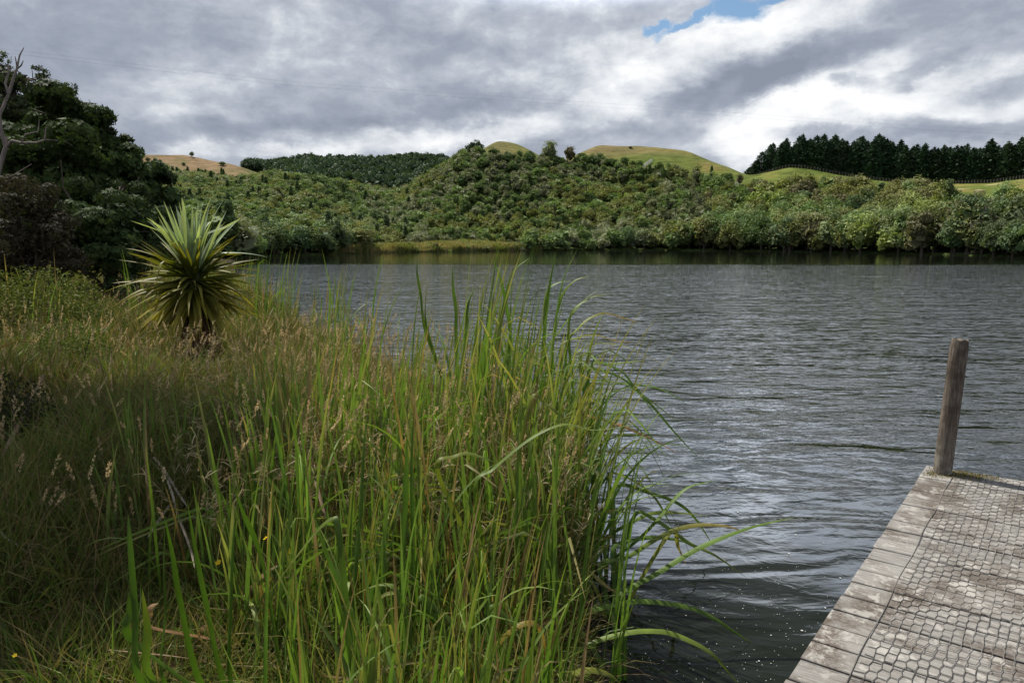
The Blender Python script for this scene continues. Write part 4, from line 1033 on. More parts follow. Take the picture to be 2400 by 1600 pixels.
def build_seed_heads():
    """flowering stems with fluffy buff heads"""
    r = np.random.default_rng(101); G = Geo()
    near = np.vstack([bank_points(420, 2.8, 9, r), bank_points(420, 3.0, 7, r, azmin=-22)]); far = bank_points(1150, 7, 36, r); p = np.vstack([near, far]); n = len(p); dist = np.hypot(p[:, 0], p[:, 1])
    L = r.uniform(.62, 1.0, n) * (1 - .5 * np.exp(-((p[:, 0] + 4.0) ** 2 + (p[:, 1] - 7.8) ** 2) / 1.7)); phi = r.normal(size=n) * 1.2; a0 = np.abs(r.normal(size=n)) * .13; bend = r.uniform(.05, .7, n)
    c = np.array([(.30, .22, .12)]) * r.uniform(.7, 1.2, n)[:, None]
    sw = np.clip(dist / 5, .8, 5) ** .6
    V, Q, C = ribbons(p, L, .0028 * sw, phi, a0, bend, r.uniform(0, 3.1, n), c * .6, c, 6, 2.2, taper=.05); G.add(V, Q, C)
    # head along the last part of each stem
    VV = V.reshape(n, 7, 2, 3).mean(2); tip, sub = VV[:, 6], VV[:, 5]; ax = tip - sub; ax /= np.linalg.norm(ax, axis=1)[:, None]
    HL = r.uniform(.05, .115, n) * np.clip(sw, 1, 1.6); fat = r.uniform(.004, .009, n) * np.clip(sw, 1, 1.7)
    for (msk, m) in ((dist < 9, 42), (dist >= 9, 12)):
        k = np.where(msk)[0]; K = len(k)
        if not K: continue
        t = r.uniform(0, 1, (K, m)); a = r.uniform(0, 6.28, (K, m)); u = np.cross(ax[k], [.3, .9, .1]); u /= np.linalg.norm(u, axis=1)[:, None]; v = np.cross(ax[k], u)
        rad = fat[k][:, None] * np.sin(math.pi * np.clip(t * .9 + .08, 0, 1)) ** .6 * r.uniform(.3, 1.1, (K, m))
        rd = u[:, None] * np.cos(a)[..., None] + v[:, None] * np.sin(a)[..., None]
        c0 = tip[k][:, None] + ax[k][:, None] * (t * HL[k][:, None])[..., None] + rd * rad[..., None]
        l = (.010 * np.clip(sw[k], 1, 2.6))[:, None, None] * r.uniform(.6, 1.3, (K, m, 1)); d1 = ax[k][:, None] * .85 + rd * .5; d2 = np.cross(d1, r.normal(size=(K, m, 3))); d2 /= np.linalg.norm(d2, axis=2)[..., None]
        q = np.stack([c0 - d1 * l * .5, c0 + d2 * l * .3, c0 + d1 * l * .6, c0 - d2 * l * .3], 2).reshape(-1, 3)
        cc = np.repeat((np.array([.54, .43, .25]) * r.uniform(.6, 1.25, (K, 1, 1)) * r.uniform(.8, 1.2, (K, m, 1))).reshape(-1, 3), 4, 0)
        G.add(q, np.arange(len(q)).reshape(-1, 4), cc)
    tag(link('seeding_grass', G.mesh('seeding_grass', M['seed'])), 'buff seed heads on thin stems standing above the bank grass', 'seed heads', kind='stuff')
    # open, wiry panicles
    r = np.random.default_rng(103); G = Geo(); p = bank_points(300, 2.8, 10, r, azmin=-30); n = len(p)
    V, Q, C = ribbons(p, r.uniform(.6, .95, n), np.full(n, .0024), r.normal(size=n), np.abs(r.normal(size=n)) * .12, r.uniform(.1, .9, n), r.uniform(0, 3, n), np.full((n, 3), .14) * [1, .95, .45], np.full((n, 3), .3) * [1, .85, .5], 6, 2.2, taper=.05); G.add(V, Q, C)
    VV = V.reshape(n, 7, 2, 3).mean(2)
    for j in range(16):
        t = r.uniform(.62, 1, n)[:, None] * 6; i = np.minimum(t.astype(int), 5); f = t - i; b0 = VV[np.arange(n), i[:, 0]] * (1 - f) + VV[np.arange(n), i[:, 0] + 1] * f
        m = n; a = r.uniform(0, 6.28, m); col = np.array([(.46, .38, .24)]) * r.uniform(.7, 1.2, m)[:, None]
        G.add(*ribbons(b0, r.uniform(.03, .085, m), np.full(m, .0032), a, r.uniform(.5, 1.2, m), r.uniform(.2, 1.2, m), r.uniform(0, 3, m), col, col, 3, taper=.1))
    tag(link('wiry_panicle_grass', G.mesh('wiry_panicle_grass', M['seed'])), 'wiry pale open grass panicles among the bulrush stems', 'grass', kind='stuff')
build_seed_heads()

# ------------------------------------------------------------------ bulrush stand
RG1, RG2, RGT = (.095, .185, .040), (.135, .225, .045), (.18, .24, .05)
def reed_mesh(seed, Hh, n, lean, spread, wind=0.0, arch=.15, dead=.08):
    r = np.random.default_rng(seed); rt = np.stack([r.normal(size=n) * .07, r.normal(size=n) * .07, np.full(n, -.05)], 1)
    L = Hh * r.uniform(.62, 1.06, n); phi = r.normal(size=n) * .9 * (1 if wind else 2.2) + (0 if wind else r.uniform(0, 6.28)); a0 = np.abs(r.normal(size=n)) * spread + lean
    bend = r.uniform(.02, .22, n) + wind * r.uniform(.2, 1.0, n); ar = r.uniform(size=n) < arch; bend = np.where(ar, r.uniform(1.0, 2.2, n), bend); L = np.where(ar, L * .9, L)
    c = np.where(r.uniform(size=(n, 1)) < .5, np.array([RG1]), np.array([RG2])) * r.uniform(.8, 1.2, n)[:, None]; t = np.array([RGT]) * r.uniform(.8, 1.2, n)[:, None]
    dd = r.uniform(size=n) < dead; c[dd] = np.array([.22, .14, .06]) * r.uniform(.6, 1.3); t[dd] = [.33, .22, .12]
    yl = (r.uniform(size=n) < .40) & ~dd; t[yl] = [.34, .26, .10]
    kink = np.where(r.uniform(size=n) < .15, r.uniform(.55, .88, n), 2.0)
    G = Geo(); G.add(*ribbons(rt, L, r.uniform(.012, .024, n), phi, a0, bend, 1.25 + r.normal(size=n) * .6, c, t, 15, 2.6, kink=kink, kamt=np.full(n, 1.7), twist=r.normal(size=n) * 1.1, vee=.28, taper=.30))
    return G.mesh('bulrush_plant', M['reed'], True)
def build_reeds():
    tall = [reed_mesh(900 + i, 2.05, 8, .03, .07, .25, .10) for i in range(8)]
    wind = [reed_mesh(920 + i, 1.95, 7, .12, .10, .8, .25) for i in range(6)]
    mid = [reed_mesh(940 + i, 1.5, 9, .03, .07, .15, .14, .14) for i in range(8)]
    r = np.random.default_rng(44); used = []
    def place(me, x, y, s, rz, lab): 
        o = link('bulrush_plant', me, None, (x, y, max(H1(x, y), -.12))); o.rotation_euler = (0, 0, rz); o.scale = (s,) * 3
        tag(o, lab, 'bulrush', 'bulrushes along the near bank')
    cnt = 0
    # main tall stand at the corner of the bank
    for i in range(58):
        px = r.uniform(780, 1330) if i % 3 else r.uniform(1060, 1320); d = r.uniform(3.3, 6.1); v = ray(px, 700); k = d / math.hypot(v[0], v[1]); x, y = v[0] * k, v[1] * k
        sd = float(lake_sd(np.array([x]), np.array([y]))[0])
        if sd < -.25: continue
        fs = .72 if px < 1060 else .90
        place(tall[r.integers(8)] if px < 1240 else (wind[r.integers(6)] if r.uniform() < .6 else tall[r.integers(8)]), x, y, fs * r.uniform(.70, 1.02), r.normal() * .5, 'tall green bulrush in the dense stand at the corner of the bank'); cnt += 1
    for i in range(22):   # leaning out over the water
        t = r.uniform(); x = .30 + r.normal() * .08; y = 2.9 + t * 2.3
        place(wind[r.integers(6)], x, y, r.uniform(.55, .9), r.normal() * .6 - .1, 'green bulrush leaning out over the water from the bank edge'); cnt += 1
    for i in range(150):   # shorter ones through the middle of the grass
        px = r.uniform(540, 1330); d = (1.55 if px > 640 else 2.3) + 3.2 * r.uniform() ** 1.45; v = ray(px, 700); k = d / math.hypot(v[0], v[1]); x, y = v[0] * k, v[1] * k
        if lake_sd(np.array([x]), np.array([y]))[0] < -.1: continue
        place(mid[r.integers(8)], x, y, r.uniform(.62, .95) if d > 2.6 else r.uniform(.5, .72), r.uniform(0, 6.28), 'green bulrush growing through the long grass in the middle of the bank'); cnt += 1
    for i in range(16):   # sparse, lower left
        px = r.uniform(250, 700); d = r.uniform(2.7, 4.8); v = ray(px, 700); k = d / math.hypot(v[0], v[1])
        place(mid[r.integers(8)], v[0] * k, v[1] * k, r.uniform(.62, .85), r.uniform(0, 6.28), 'single low bulrush in the dark grass towards the lower left'); cnt += 1
    for i in range(38):   # along the water's edge beyond, right of the cabbage tree
        t = r.uniform(0, 1); q = np.interp(t, [0, .3, .6, 1], [0, 1, 2, 3]); pts = np.array([(-.9, 6.8), (-2.6, 9.2), (-4.2, 12), (-8.8, 21)]); i0 = min(int(q), 2); f = q - i0
        c = pts[i0] * (1 - f) + pts[i0 + 1] * f; place(mid[r.integers(8)] if r.uniform() < .5 else tall[r.integers(8)], c[0] + r.normal() * .35 - .1, c[1] + r.normal() * .5, r.uniform(.62, .9), r.normal() * .8, "green bulrush at the water's edge right of the cabbage tree"); cnt += 1
    for i in range(12):   # behind the grass at the far left
        px = r.uniform(20, 560); d = r.uniform(10, 15); v = ray(px, 640); k = d / math.hypot(v[0], v[1])
        place(mid[r.integers(8)], v[0] * k, v[1] * k, r.uniform(.8, 1.1), r.uniform(0, 6.28), 'green bulrush rising at the back of the grass under the left trees'); cnt += 1
    print('bulrushes', cnt)
build_reeds()

def build_hero_reeds():
    """bulrush plants whose long leaves can be followed one by one in the photograph"""
    A = lambda pts: [(1200 + x / 2.613, 1000 + y / 2.613) for x, y in pts]
    Bq = lambda pts: [(900 + x / 2.904, 560 + y / 2.904) for x, y in pts]
    Cq = lambda pts: [(600 + x / 2.851, 1050 + y / 2.851) for x, y in pts]
    Dq = lambda pts: [(x / 2.851, 1050 + y / 2.851) for x, y in pts]
    g, y_, t_ = (.085, .15, .022), (.17, .19, .03), (.34, .20, .07)
    plants = [
     ('bulrush with a long straight leaf reaching far over the dark water', (.50, 2.75), [
        (A([(640, 1060), (900, 890), (1150, 740), (1450, 620), (1730, 555)]), 3.0, 3.5, g, g), (A([(400, 1180), (640, 1085), (850, 1070), (1100, 1110), (1250, 1180), (1400, 1280), (1500, 1340)]), 2.9, 3.3, g, g)]),
     ('bulrush with a broad leaf arching down to the water near the deck', (.38, 2.45), [
        (A([(360, 1430), (500, 1320), (700, 1262), (860, 1250), (1000, 1272), (1200, 1370), (1310, 1480), (1400, 1590)]), 2.5, 2.7, (.12, .18, .03), (.14, .18, .03)), (A([(320, 1560), (400, 1500), (500, 1490), (600, 1520), (680, 1580)]), 2.3, 2.4, y_, y_)]),
     ('bulrush with a tangle of crossing leaves over the water', (.62, 3.7), [
        (A([(570, 690), (740, 580), (860, 530), (1000, 525), (1195, 545)]), 3.8, 4.0, g, y_), (A([(640, 365), (860, 410), (1020, 470), (1130, 570), (1240, 740)]), 4.0, 4.2, g, g),
        (A([(560, 850), (760, 700), (900, 560), (980, 460), (1080, 370), (1255, 325)]), 3.7, 4.0, g, g), (A([(600, 300), (700, 310), (800, 365), (880, 440), (940, 540), (985, 630)]), 4.0, 4.1, y_, g),
        (A([(760, 530), (860, 560), (980, 635), (1090, 715), (1250, 790), (1440, 925)]), 3.8, 3.9, g, y_)]),
     ('bulrush with yellow tipped leaves arching low over the water', (.56, 3.3), [
        (A([(540, 840), (700, 800), (860, 700), (1000, 630), (1160, 600), (1330, 612), (1460, 660)]), 3.4, 3.7, g, t_), (A([(620, 745), (720, 700), (850, 678), (1000, 690), (1140, 730)]), 3.5, 3.7, g, g),
        (A([(300, 640), (430, 560), (560, 525), (660, 520), (760, 527)]), 3.5, 3.7, g, y_), (A([(980, 640), (1020, 740), (1065, 840)]), 3.6, 3.65, y_, t_), (A([(470, 890), (560, 960), (660, 1030)]), 3.2, 3.3, y_, t_)]),
     ('bulrush with long leaves streaming right over the rippled water', (.60, 4.3), [
        (Bq([(1060, 1010), (1200, 900), (1340, 870), (1500, 900), (1640, 960), (1760, 1080), (1880, 1250)]), 4.4, 4.7, g, g), (Bq([(1250, 1000), (1400, 960), (1640, 985), (1850, 1010), (2000, 1080), (2080, 1145)]), 4.5, 4.8, g, g),
        (Bq([(1400, 870), (1600, 890), (1700, 1000), (1830, 1140), (2000, 1340), (2140, 1485)]), 4.5, 4.7, g, g), (Bq([(1340, 810), (1500, 850), (1650, 840), (1790, 825)]), 4.5, 4.7, g, (.2, .24, .09)),
        (Bq([(1300, 1220), (1550, 1250), (1800, 1350), (2020, 1470)]), 4.3, 4.5, (.36, .19, .06), (.36, .19, .10)), (Bq([(1300, 1260), (1440, 1215), (1600, 1195), (1720, 1195), (1850, 1220)]), 4.4, 4.6, g, g)]),
     ('bulrush with drooping upper leaves high over the water', (.52, 4.8), [
        (Bq([(1240, 750), (1330, 600), (1420, 530), (1510, 505), (1620, 535), (1740, 570)]), 4.9, 5.1, g, t_), (Bq([(1200, 760), (1330, 670), (1440, 655), (1560, 688), (1690, 708)]), 4.9, 5.1, g, t_),
        (Bq([(1250, 860), (1420, 720), (1620, 725), (1790, 800), (1980, 882)]), 4.9, 5.1, g, (.28, .2, .06)), (Bq([(1100, 800), (1200, 620), (1350, 430), (1460, 340)]), 4.9, 5.0, g, g), (Bq([(1260, 560), (1400, 405), (1540, 375)]), 4.9, 5.0, g, y_),
        (Bq([(1330, 1010), (1390, 800), (1440, 620), (1515, 455)]), 4.5, 4.5, y_, g)]),
     ('tall bulrush with the highest upright leaves against the far shore', (.30, 4.9), [
        (Bq([(1075, 900), (1095, 600), (1130, 300), (1175, 75)]), 4.9, 4.9, g, g), (Bq([(1130, 900), (1170, 560), (1220, 280), (1320, 60)]), 4.9, 4.9, g, g), (Bq([(1090, 620), (1110, 370), (1180, 300), (1280, 280)]), 5.0, 5.0, g, g),
        (Bq([(1150, 700), (1200, 420), (1290, 290), (1410, 250)]), 5.0, 5.0, g, y_), (Bq([(960, 740), (1020, 560), (1075, 420)]), 4.9, 4.9, g, g), (Bq([(850, 1000), (860, 640), (800, 300), (740, 130)]), 5.1, 5.1, g, g), (Bq([(790, 700), (840, 330), (900, 200), (990, 130)]), 5.2, 5.2, g, g)]),
     ('bulrush with straight leaf tips at the left of the tall stand', (-.45, 5.2), [
        (Bq([(280, 620), (250, 380), (225, 230), (232, 95)]), 5.3, 5.3, g, g), (Bq([(490, 640), (490, 480), (470, 330), (468, 180)]), 5.2, 5.2, g, g), (Bq([(290, 600), (285, 400), (315, 240)]), 5.3, 5.3, g, y_), (Bq([(560, 600), (580, 420), (650, 300)]), 5.2, 5.2, g, g), (Bq([(690, 900), (700, 600), (740, 300), (765, 130)]), 5.0, 5.0, g, g)]),
     ('bulrush with a broad folded leaf bowing left in the middle of the stand', (-.05, 3.4), [
        (Bq([(1800, 1240), (1450, 1300), (1240, 1260), (1060, 1320), (900, 1430), (740, 1568), (620, 1680)])[::-1], 3.3, 3.5, (.12, .19, .03), (.15, .19, .03)), (Bq([(1000, 1100), (1090, 1120), (1165, 1170), (1250, 1280), (1330, 1390)]), 3.6, 3.7, y_, (.2, .24, .05)),
        (Bq([(360, 1568), (480, 1480), (570, 1460), (680, 1490), (760, 1520)]), 3.2, 3.3, y_, g)]),
     ('bulrush with a yellow and orange leaf bent over at the bottom centre', (.12, 2.45), [
        (Cq([(1250, 1740), (1440, 1520), (1650, 1270), (1780, 1175), (1880, 1185), (1925, 1300), (1930, 1420)]), 2.5, 2.6, (.23, .21, .03), (.38, .18, .08)), (Cq([(1570, 1080), (1700, 1160), (1850, 1300), (2000, 1560)]), 2.6, 2.6, g, y_),
        (Cq([(1250, 1568), (1380, 1250), (1560, 980), (1790, 650)]), 2.7, 2.9, (.12, .19, .03), (.12, .19, .03)), (Cq([(1110, 1010), (1250, 1110), (1400, 1230), (1500, 1355)]), 2.7, 2.7, g, (.16, .2, .05))]),
     ('bulrush with tall leaves and one folded leaf, lower centre of the grass', (-.45, 2.6), [
        (Cq([(640, 1568), (615, 1200), (580, 800), (540, 500), (500, 475), (420, 540), (290, 700), (70, 990)]), 2.5, 2.7, g, y_), (Cq([(690, 1568), (670, 1200), (600, 1010), (480, 720), (350, 350)]), 2.6, 2.7, g, g), (Cq([(1000, 1568), (1020, 1200), (940, 960), (870, 910), (760, 930), (610, 1005)]), 2.6, 2.7, g, y_),
        (Cq([(650, 1300), (660, 900), (700, 400), (720, 0), (745, -250)]), 2.8, 2.8, g, g), (Cq([(960, 1560), (975, 900), (1000, 300), (1010, -100)]), 2.9, 2.9, g, g), (Cq([(1060, 1500), (1050, 700), (1040, 100), (1060, -300)]), 2.9, 2.9, g, g)]),
     ('bulrush with upright leaves at the lower left of the stand', (-.95, 2.35), [
        (Dq([(950, 1568), (905, 1100), (870, 650), (855, 440)]), 2.4, 2.5, g, g), (Dq([(1020, 1568), (985, 1200), (950, 940)]), 2.4, 2.4, g, y_), (Dq([(1100, 1568), (1105, 1100), (1095, 800), (1105, 450)]), 2.5, 2.5, g, g), (Dq([(1340, 1568), (1200, 1000), (1150, 700), (1100, 460)]), 2.5, 2.5, g, g),
        (Dq([(1500, 1568), (1380, 1050), (1310, 700), (1250, 350)]), 2.6, 2.6, g, g), (Dq([(1540, 1568), (1545, 1000), (1560, 600), (1580, 360)]), 2.6, 2.6, g, g), (Dq([(885, 1280), (870, 1100), (880, 970), (895, 1010)]), 2.45, 2.45, g, g), (Dq([(1860, 1400), (1750, 750), (1620, 420), (1540, 200)]), 2.7, 2.7, g, g)]),
     ('bulrush with a brown hooked leaf at the bottom left of centre', (-.72, 2.3), [
        (Dq([(1290, 1500), (1310, 1320), (1350, 1210), (1420, 1190), (1450, 1240)]), 2.4, 2.4, (.36, .20, .09), (.30, .12, .05)), (Dq([(1590, 1200), (1650, 980), (1780, 830), (1900, 765)]), 2.6, 2.6, (.34, .18, .08), (.36, .22, .10)), (Dq([(1030, 1200), (1000, 1110), (1010, 1060), (1060, 1035)]), 2.3, 2.3, (.33, .17, .08), (.36, .22, .10))]),
    ]
    for lab, (rx, ry), leaves in plants:
        q_ = .76 if lab.startswith(('bulrush with a yellow and orange', 'bulrush with tall leaves', 'bulrush with upright leaves at', 'bulrush with a broad folded')) else 1.0
        rx, ry = rx * q_, ry * q_; leaves = [(a_, b_ * q_, c_ * q_, e_, f_) for a_, b_, c_, e_, f_ in leaves]
        B = np.array([rx, ry, max(H1(rx, ry), -.1)]); G = Geo(); r = np.random.default_rng(int(abs(rx * 1000 + ry * 77)))
        for pts, d0, d1, c0, c1 in leaves:
            W = [P(x, y, d0 + (d1 - d0) * i / (len(pts) - 1)) for i, (x, y) in enumerate(pts)]
            st = B + np.array([r.normal() * .03, r.normal() * .03, -.03])
            mid = st * .45 + W[0] * .55; mid[2] = st[2] + (W[0][2] - st[2]) * .62
            if np.linalg.norm(W[0] - st) > .25: W = [st, mid] + W
            V, Q, s = strip(np.array(W) - B, r.uniform(.022, .028) * q_ ** .7, r.uniform(-.5, .5), r.uniform(-.4, .4), nseg=34, taper=.3)
            m = (s ** 2.5)[:, None]; k_ = 1.3 if rx > .25 else .95; c = np.minimum(.5, k_ * (np.array(c0) * (1 - m) + np.array(c1) * m)); G.add(V, Q, np.repeat(c, 3, 0))  # leaves over the water lightened in colour to stand in for sunlight
        V, Q, C = ribbons(np.stack([r.normal(size=4) * .03, r.normal(size=4) * .03, np.full(4, -.05)], 1), r.uniform(.7, 1.3, 4), np.full(4, .016), r.normal(size=4), np.abs(r.normal(size=4)) * .08, r.uniform(.1, .5, 4), r.normal(size=4), np.tile(RG1, (4, 1)), np.tile(RGT, (4, 1)), 12, 2.4, vee=.28)
        G.add(V, Q, C)
        tag(link('bulrush_plant', G.mesh('bulrush_plant', M['reed'], True), None, B), lab, 'bulrush', 'bulrushes along the near bank')
    # dead leaves lying over the grass
    dead = [
     ('bleached striped dead leaf slanting down through the dark grass', Dq([(1030, 60), (1100, 150), (1180, 280), (1250, 390)]), .98, .018),
     ('bleached dead leaf beside the striped one, bent at its middle', Dq([(1018, 88), (1100, 180), (1150, 300), (1190, 450), (1270, 660), (1300, 800)]), .95, .014),
     ('grey dead leaf crossing under the two bleached leaves', Dq([(1185, 318), (1090, 440), (985, 600)]), .9, .014),
     ('pale dead leaf at the left edge of the dark grass', Dq([(-60, 500), (60, 610), (190, 700)]), .9, .018),
     ('thin straight dead leaf lying flat in the dark grass', Dq([(1140, 605), (1280, 610), (1440, 605)]), .85, .012),
     ('long tan dead leaf lying flat along the bottom of the bank', Dq([(730, 1345), (1180, 1390), (1450, 1440), (1930, 1465)]), .82, .009),
     ('bleached arched dead leaf on the grass below the cabbage tree', [(x / 3.136, 600 + y / 3.136) for x, y in [(940, 1285), (1130, 1205), (1300, 1175), (1420, 1190), (1510, 1235)]], 1.0, .028),
     ('brown dead flax blade leaning in the grass at the left', [(x / 3.136, 600 + y / 3.136) for x, y in [(320, 870), (220, 1070), (130, 1250), (0, 1500)]], 1.0, .028),
     ('upright brown dead blade in the grass left of the cabbage tree', [(x / 3.136, 600 + y / 3.136) for x, y in [(822, 1000), (815, 850), (812, 670)]], .95, .030),
     ('long thin bent straw stem crossing the grass', [(x / 3.136, 600 + y / 3.136) for x, y in [(480, 1568), (640, 1290), (830, 1080), (1010, 955), (1130, 940)]], 1.05, .010),
     ('pale dead leaf sticking out of the bulrushes over the water, lower one', Bq([(1220, 1550), (1400, 1485), (1590, 1425)]), .75, .024),
     ('pale dead leaf sticking out of the bulrushes over the water, upper one', Bq([(1110, 1530), (1250, 1440), (1385, 1390)]), .85, .014),
     ('greyish dead leaf slanting through the lower right bulrush stems', Cq([(1090, 940), (1240, 820), (1390, 690)]), .7, .020),
     ('light brown dead leaf slanting through the bulrush stems', Cq([(1500, 910), (1640, 820), (1810, 720)]), .75, .016),
     ('tan broken leaf standing in the middle of the bulrushes', Cq([(400, 225), (430, 340), (465, 460)]), 1.15, .018),
    ]
    for lab, pts, z, w in dead:
        z *= .84; w *= .85; W = np.array([Pz(x, y, z + .05 * math.sin(i_ * 1.9 + w * 900)) for i_, (x, y) in enumerate(pts)]); B = W[0].copy(); r = np.random.default_rng(int(w * 1e4))
        V, Q, s = strip(W - B, w, .3, .6, nseg=16, taper=.15); G = Geo(); G.add(V, Q, np.array([.40, .34, .27]) if 'bleach' in lab or 'pale' in lab else np.array([.22, .155, .10]))
        tag(link('dead_leaf', G.mesh('dead_leaf', M['dry']), None, B), lab, 'dead leaf', 'dead leaves lying in the bank grass')
build_hero_reeds()

def build_buttercups():
    M['petal'] = simple_mat('yellow_petals', (.75, .50, .01), (.85, .62, .02)); M['petal'].name = 'yellow_petals'
    G = Geo()
    for k in range(5):
        a = k * 6.283 / 5; d = np.array([math.cos(a), math.sin(a), .35]); s = np.array([-math.sin(a), math.cos(a), 0])
        G.add([(0, 0, 0), d * .008 + s * .005, d * .013 + s * .003, d * .013 - s * .003, d * .008 - s * .005], [[0, 1, 2, 3, 4]], (1, 1, 1))
    tube(G, [(0, 0, -.001), (0, 0, .004)], [.003, .002], (1, 1, 1), 6)
    fm = G.mesh('flower', M['petal']); S = Geo(); tube(S, [(0, 0, -.35), (.01, 0, -.15), (0, 0, 0)], .0012, (.08, .12, .03), 4); sm = S.mesh('stem', M['grass'])
    for px, py, z, lab in [(624, 1261, .8, 'yellow buttercup in the grass, upper left one of the pair'), (682, 1291, .8, 'yellow buttercup in the grass, lower right one of the pair'), (512, 1318, .75, 'yellow buttercup low in the dark grass left of the pair'), (35, 1535, .75, 'yellow buttercup near the bottom left corner'), (300, 986, 1.0, 'yellow flower below the low green bush'), (505, 1322, .75, None)]:
        if not lab: continue
        e = empty('buttercup', Pz(px, py, z), 0, .95 if py < 1500 else .5); e.rotation_euler = (-.6, .1, px); tag(e, lab, 'flower', 'yellow flowers in the bank grass'); link('flower', fm, e); link('stem', sm, e)
build_buttercups()
def build_fern_frond():
    rg = np.random.default_rng(3); a = Pz(-60, 855, 1.0); b = Pz(85, 815, 1.05); G = Geo(); n = 15
    M['bracken'] = leaf_mat('bracken_frond', .6, .2, .35, 0, (1.1, .9, .4))
    C = np.array([a + (b - a) * t + np.array([0, 0, .10 * math.sin(t * 2.6)]) for t in np.linspace(0, 1, n)]) - a
    tube(G, C, np.linspace(.005, .002, n), (.16, .09, .03), 5); ax = (b - a) / np.linalg.norm(b - a); sd = np.cross(ax, [0, 0, 1]); sd /= np.linalg.norm(sd)
    for i in range(n):
        for sg in (-1, 1):
            L = .11 * (1 - i / n) + .02; d = sd * sg * .6 + ax * .5 + np.array([0, 0, .25 * sg + .2]); d /= np.linalg.norm(d); p = np.cross(d, sd); p /= np.linalg.norm(p)
            c = np.array([(.36, .20, .05), (.30, .26, .07), (.42, .28, .12)][rg.integers(3)])
            for j in range(6):
                q = C[i] + d * L * (j + 1) / 6; l = L * .22 * (1 - j / 7)
                G.add([q, q + ax * l + d * l * .4, q + d * l * .9, q - ax * l + d * l * .4], [[0, 1, 2, 3]], c * rg.uniform(.8, 1.2))
    tag(link('fern_frond', G.mesh('fern_frond', M['bracken']), None, a), 'orange and yellow fern frond poking in at the left edge', 'fern')
build_fern_frond()

# ------------------------------------------------------------------ foam flecks on the still water
def build_flecks():
    r = np.random.default_rng(55); M['foam'] = simple_mat('foam', (.35, .36, .36), (.55, .56, .56)); V = []; Q = []
    for i in range(520):
        px, py = 1400 + r.uniform(0, 1) * 600, 1080 + r.uniform(0, 1) ** .8 * 520; p = Pz(px, py, .004)
        if lake_sd(np.array([p[0]]), np.array([p[1]]))[0] > -.03 : continue
        s = r.uniform(.0012, .0028) * (1 if r.uniform() > .04 else 2.6); k = len(V)
        for j in range(6): V.append((p[0] + math.cos(j * 1.047) * s * r.uniform(.8, 1.4), p[1] + math.sin(j * 1.047) * s, .004))
        Q.append([k + j for j in range(6)])
    tag(link('foam_flecks', mesh_data('foam_flecks', V, np.array(Q), M['foam'])), 'tiny pale flecks floating on the still dark water', 'flecks', kind='stuff')
build_flecks()

# ------------------------------------------------------------------ jetty
DZ = CZ - 1.6
def wood_mat(name):
    m, N = new_mat(name); tc = N.n('ShaderNodeTexCoord'); pos = tc.outputs['Object']
    at = N.n('ShaderNodeAttribute', attribute_name='tint')
    grain = N.noise(N.scale(pos, 1.4, 24, 24), 6, 6, .7); blot = N.noise(pos, 3.2, 6, .68, .4); fine = N.noise(N.scale(pos, 3, 9, 9), 18, 5, .7)
    c = N.ramp(grain, [(.28, (.13, .118, .105)), (.5, (.26, .250, .236)), (.72, (.37, .365, .355))])
    dirt = N.ramp(blot, [(.45, 0.0), (.58, 1.0)]); dirt = N.m('MULTIPLY', dirt, N.ramp(fine, [(.35, .25), (.6, 1.0)]))
    c = N.mix(dirt, c, (.085, .062, .045))
    lich = N.ramp(N.noise(pos, 9, 5, .75, .2), [(.53, 0.0), (.60, .75)]); c = N.mix(lich, c, (.43, .415, .39))
    sx = N.n('ShaderNodeSeparateXYZ'); N.put(sx.inputs[0], at.outputs[0])
    c = N.mix(1.0, c, at.outputs[0], 'MULTIPLY')
    b = N.n('ShaderNodeBump'); b.inputs['Strength'].default_value = .6; b.inputs['Distance'].default_value = .004; N.put(b.inputs['Height'], N.m('ADD', grain, N.m('MULTIPLY', fine, .5)))
    finish(N, principled(N, c, .85, .2, b.outputs[0])); return m
M['deck'] = wood_mat('weathered_deck_boards')
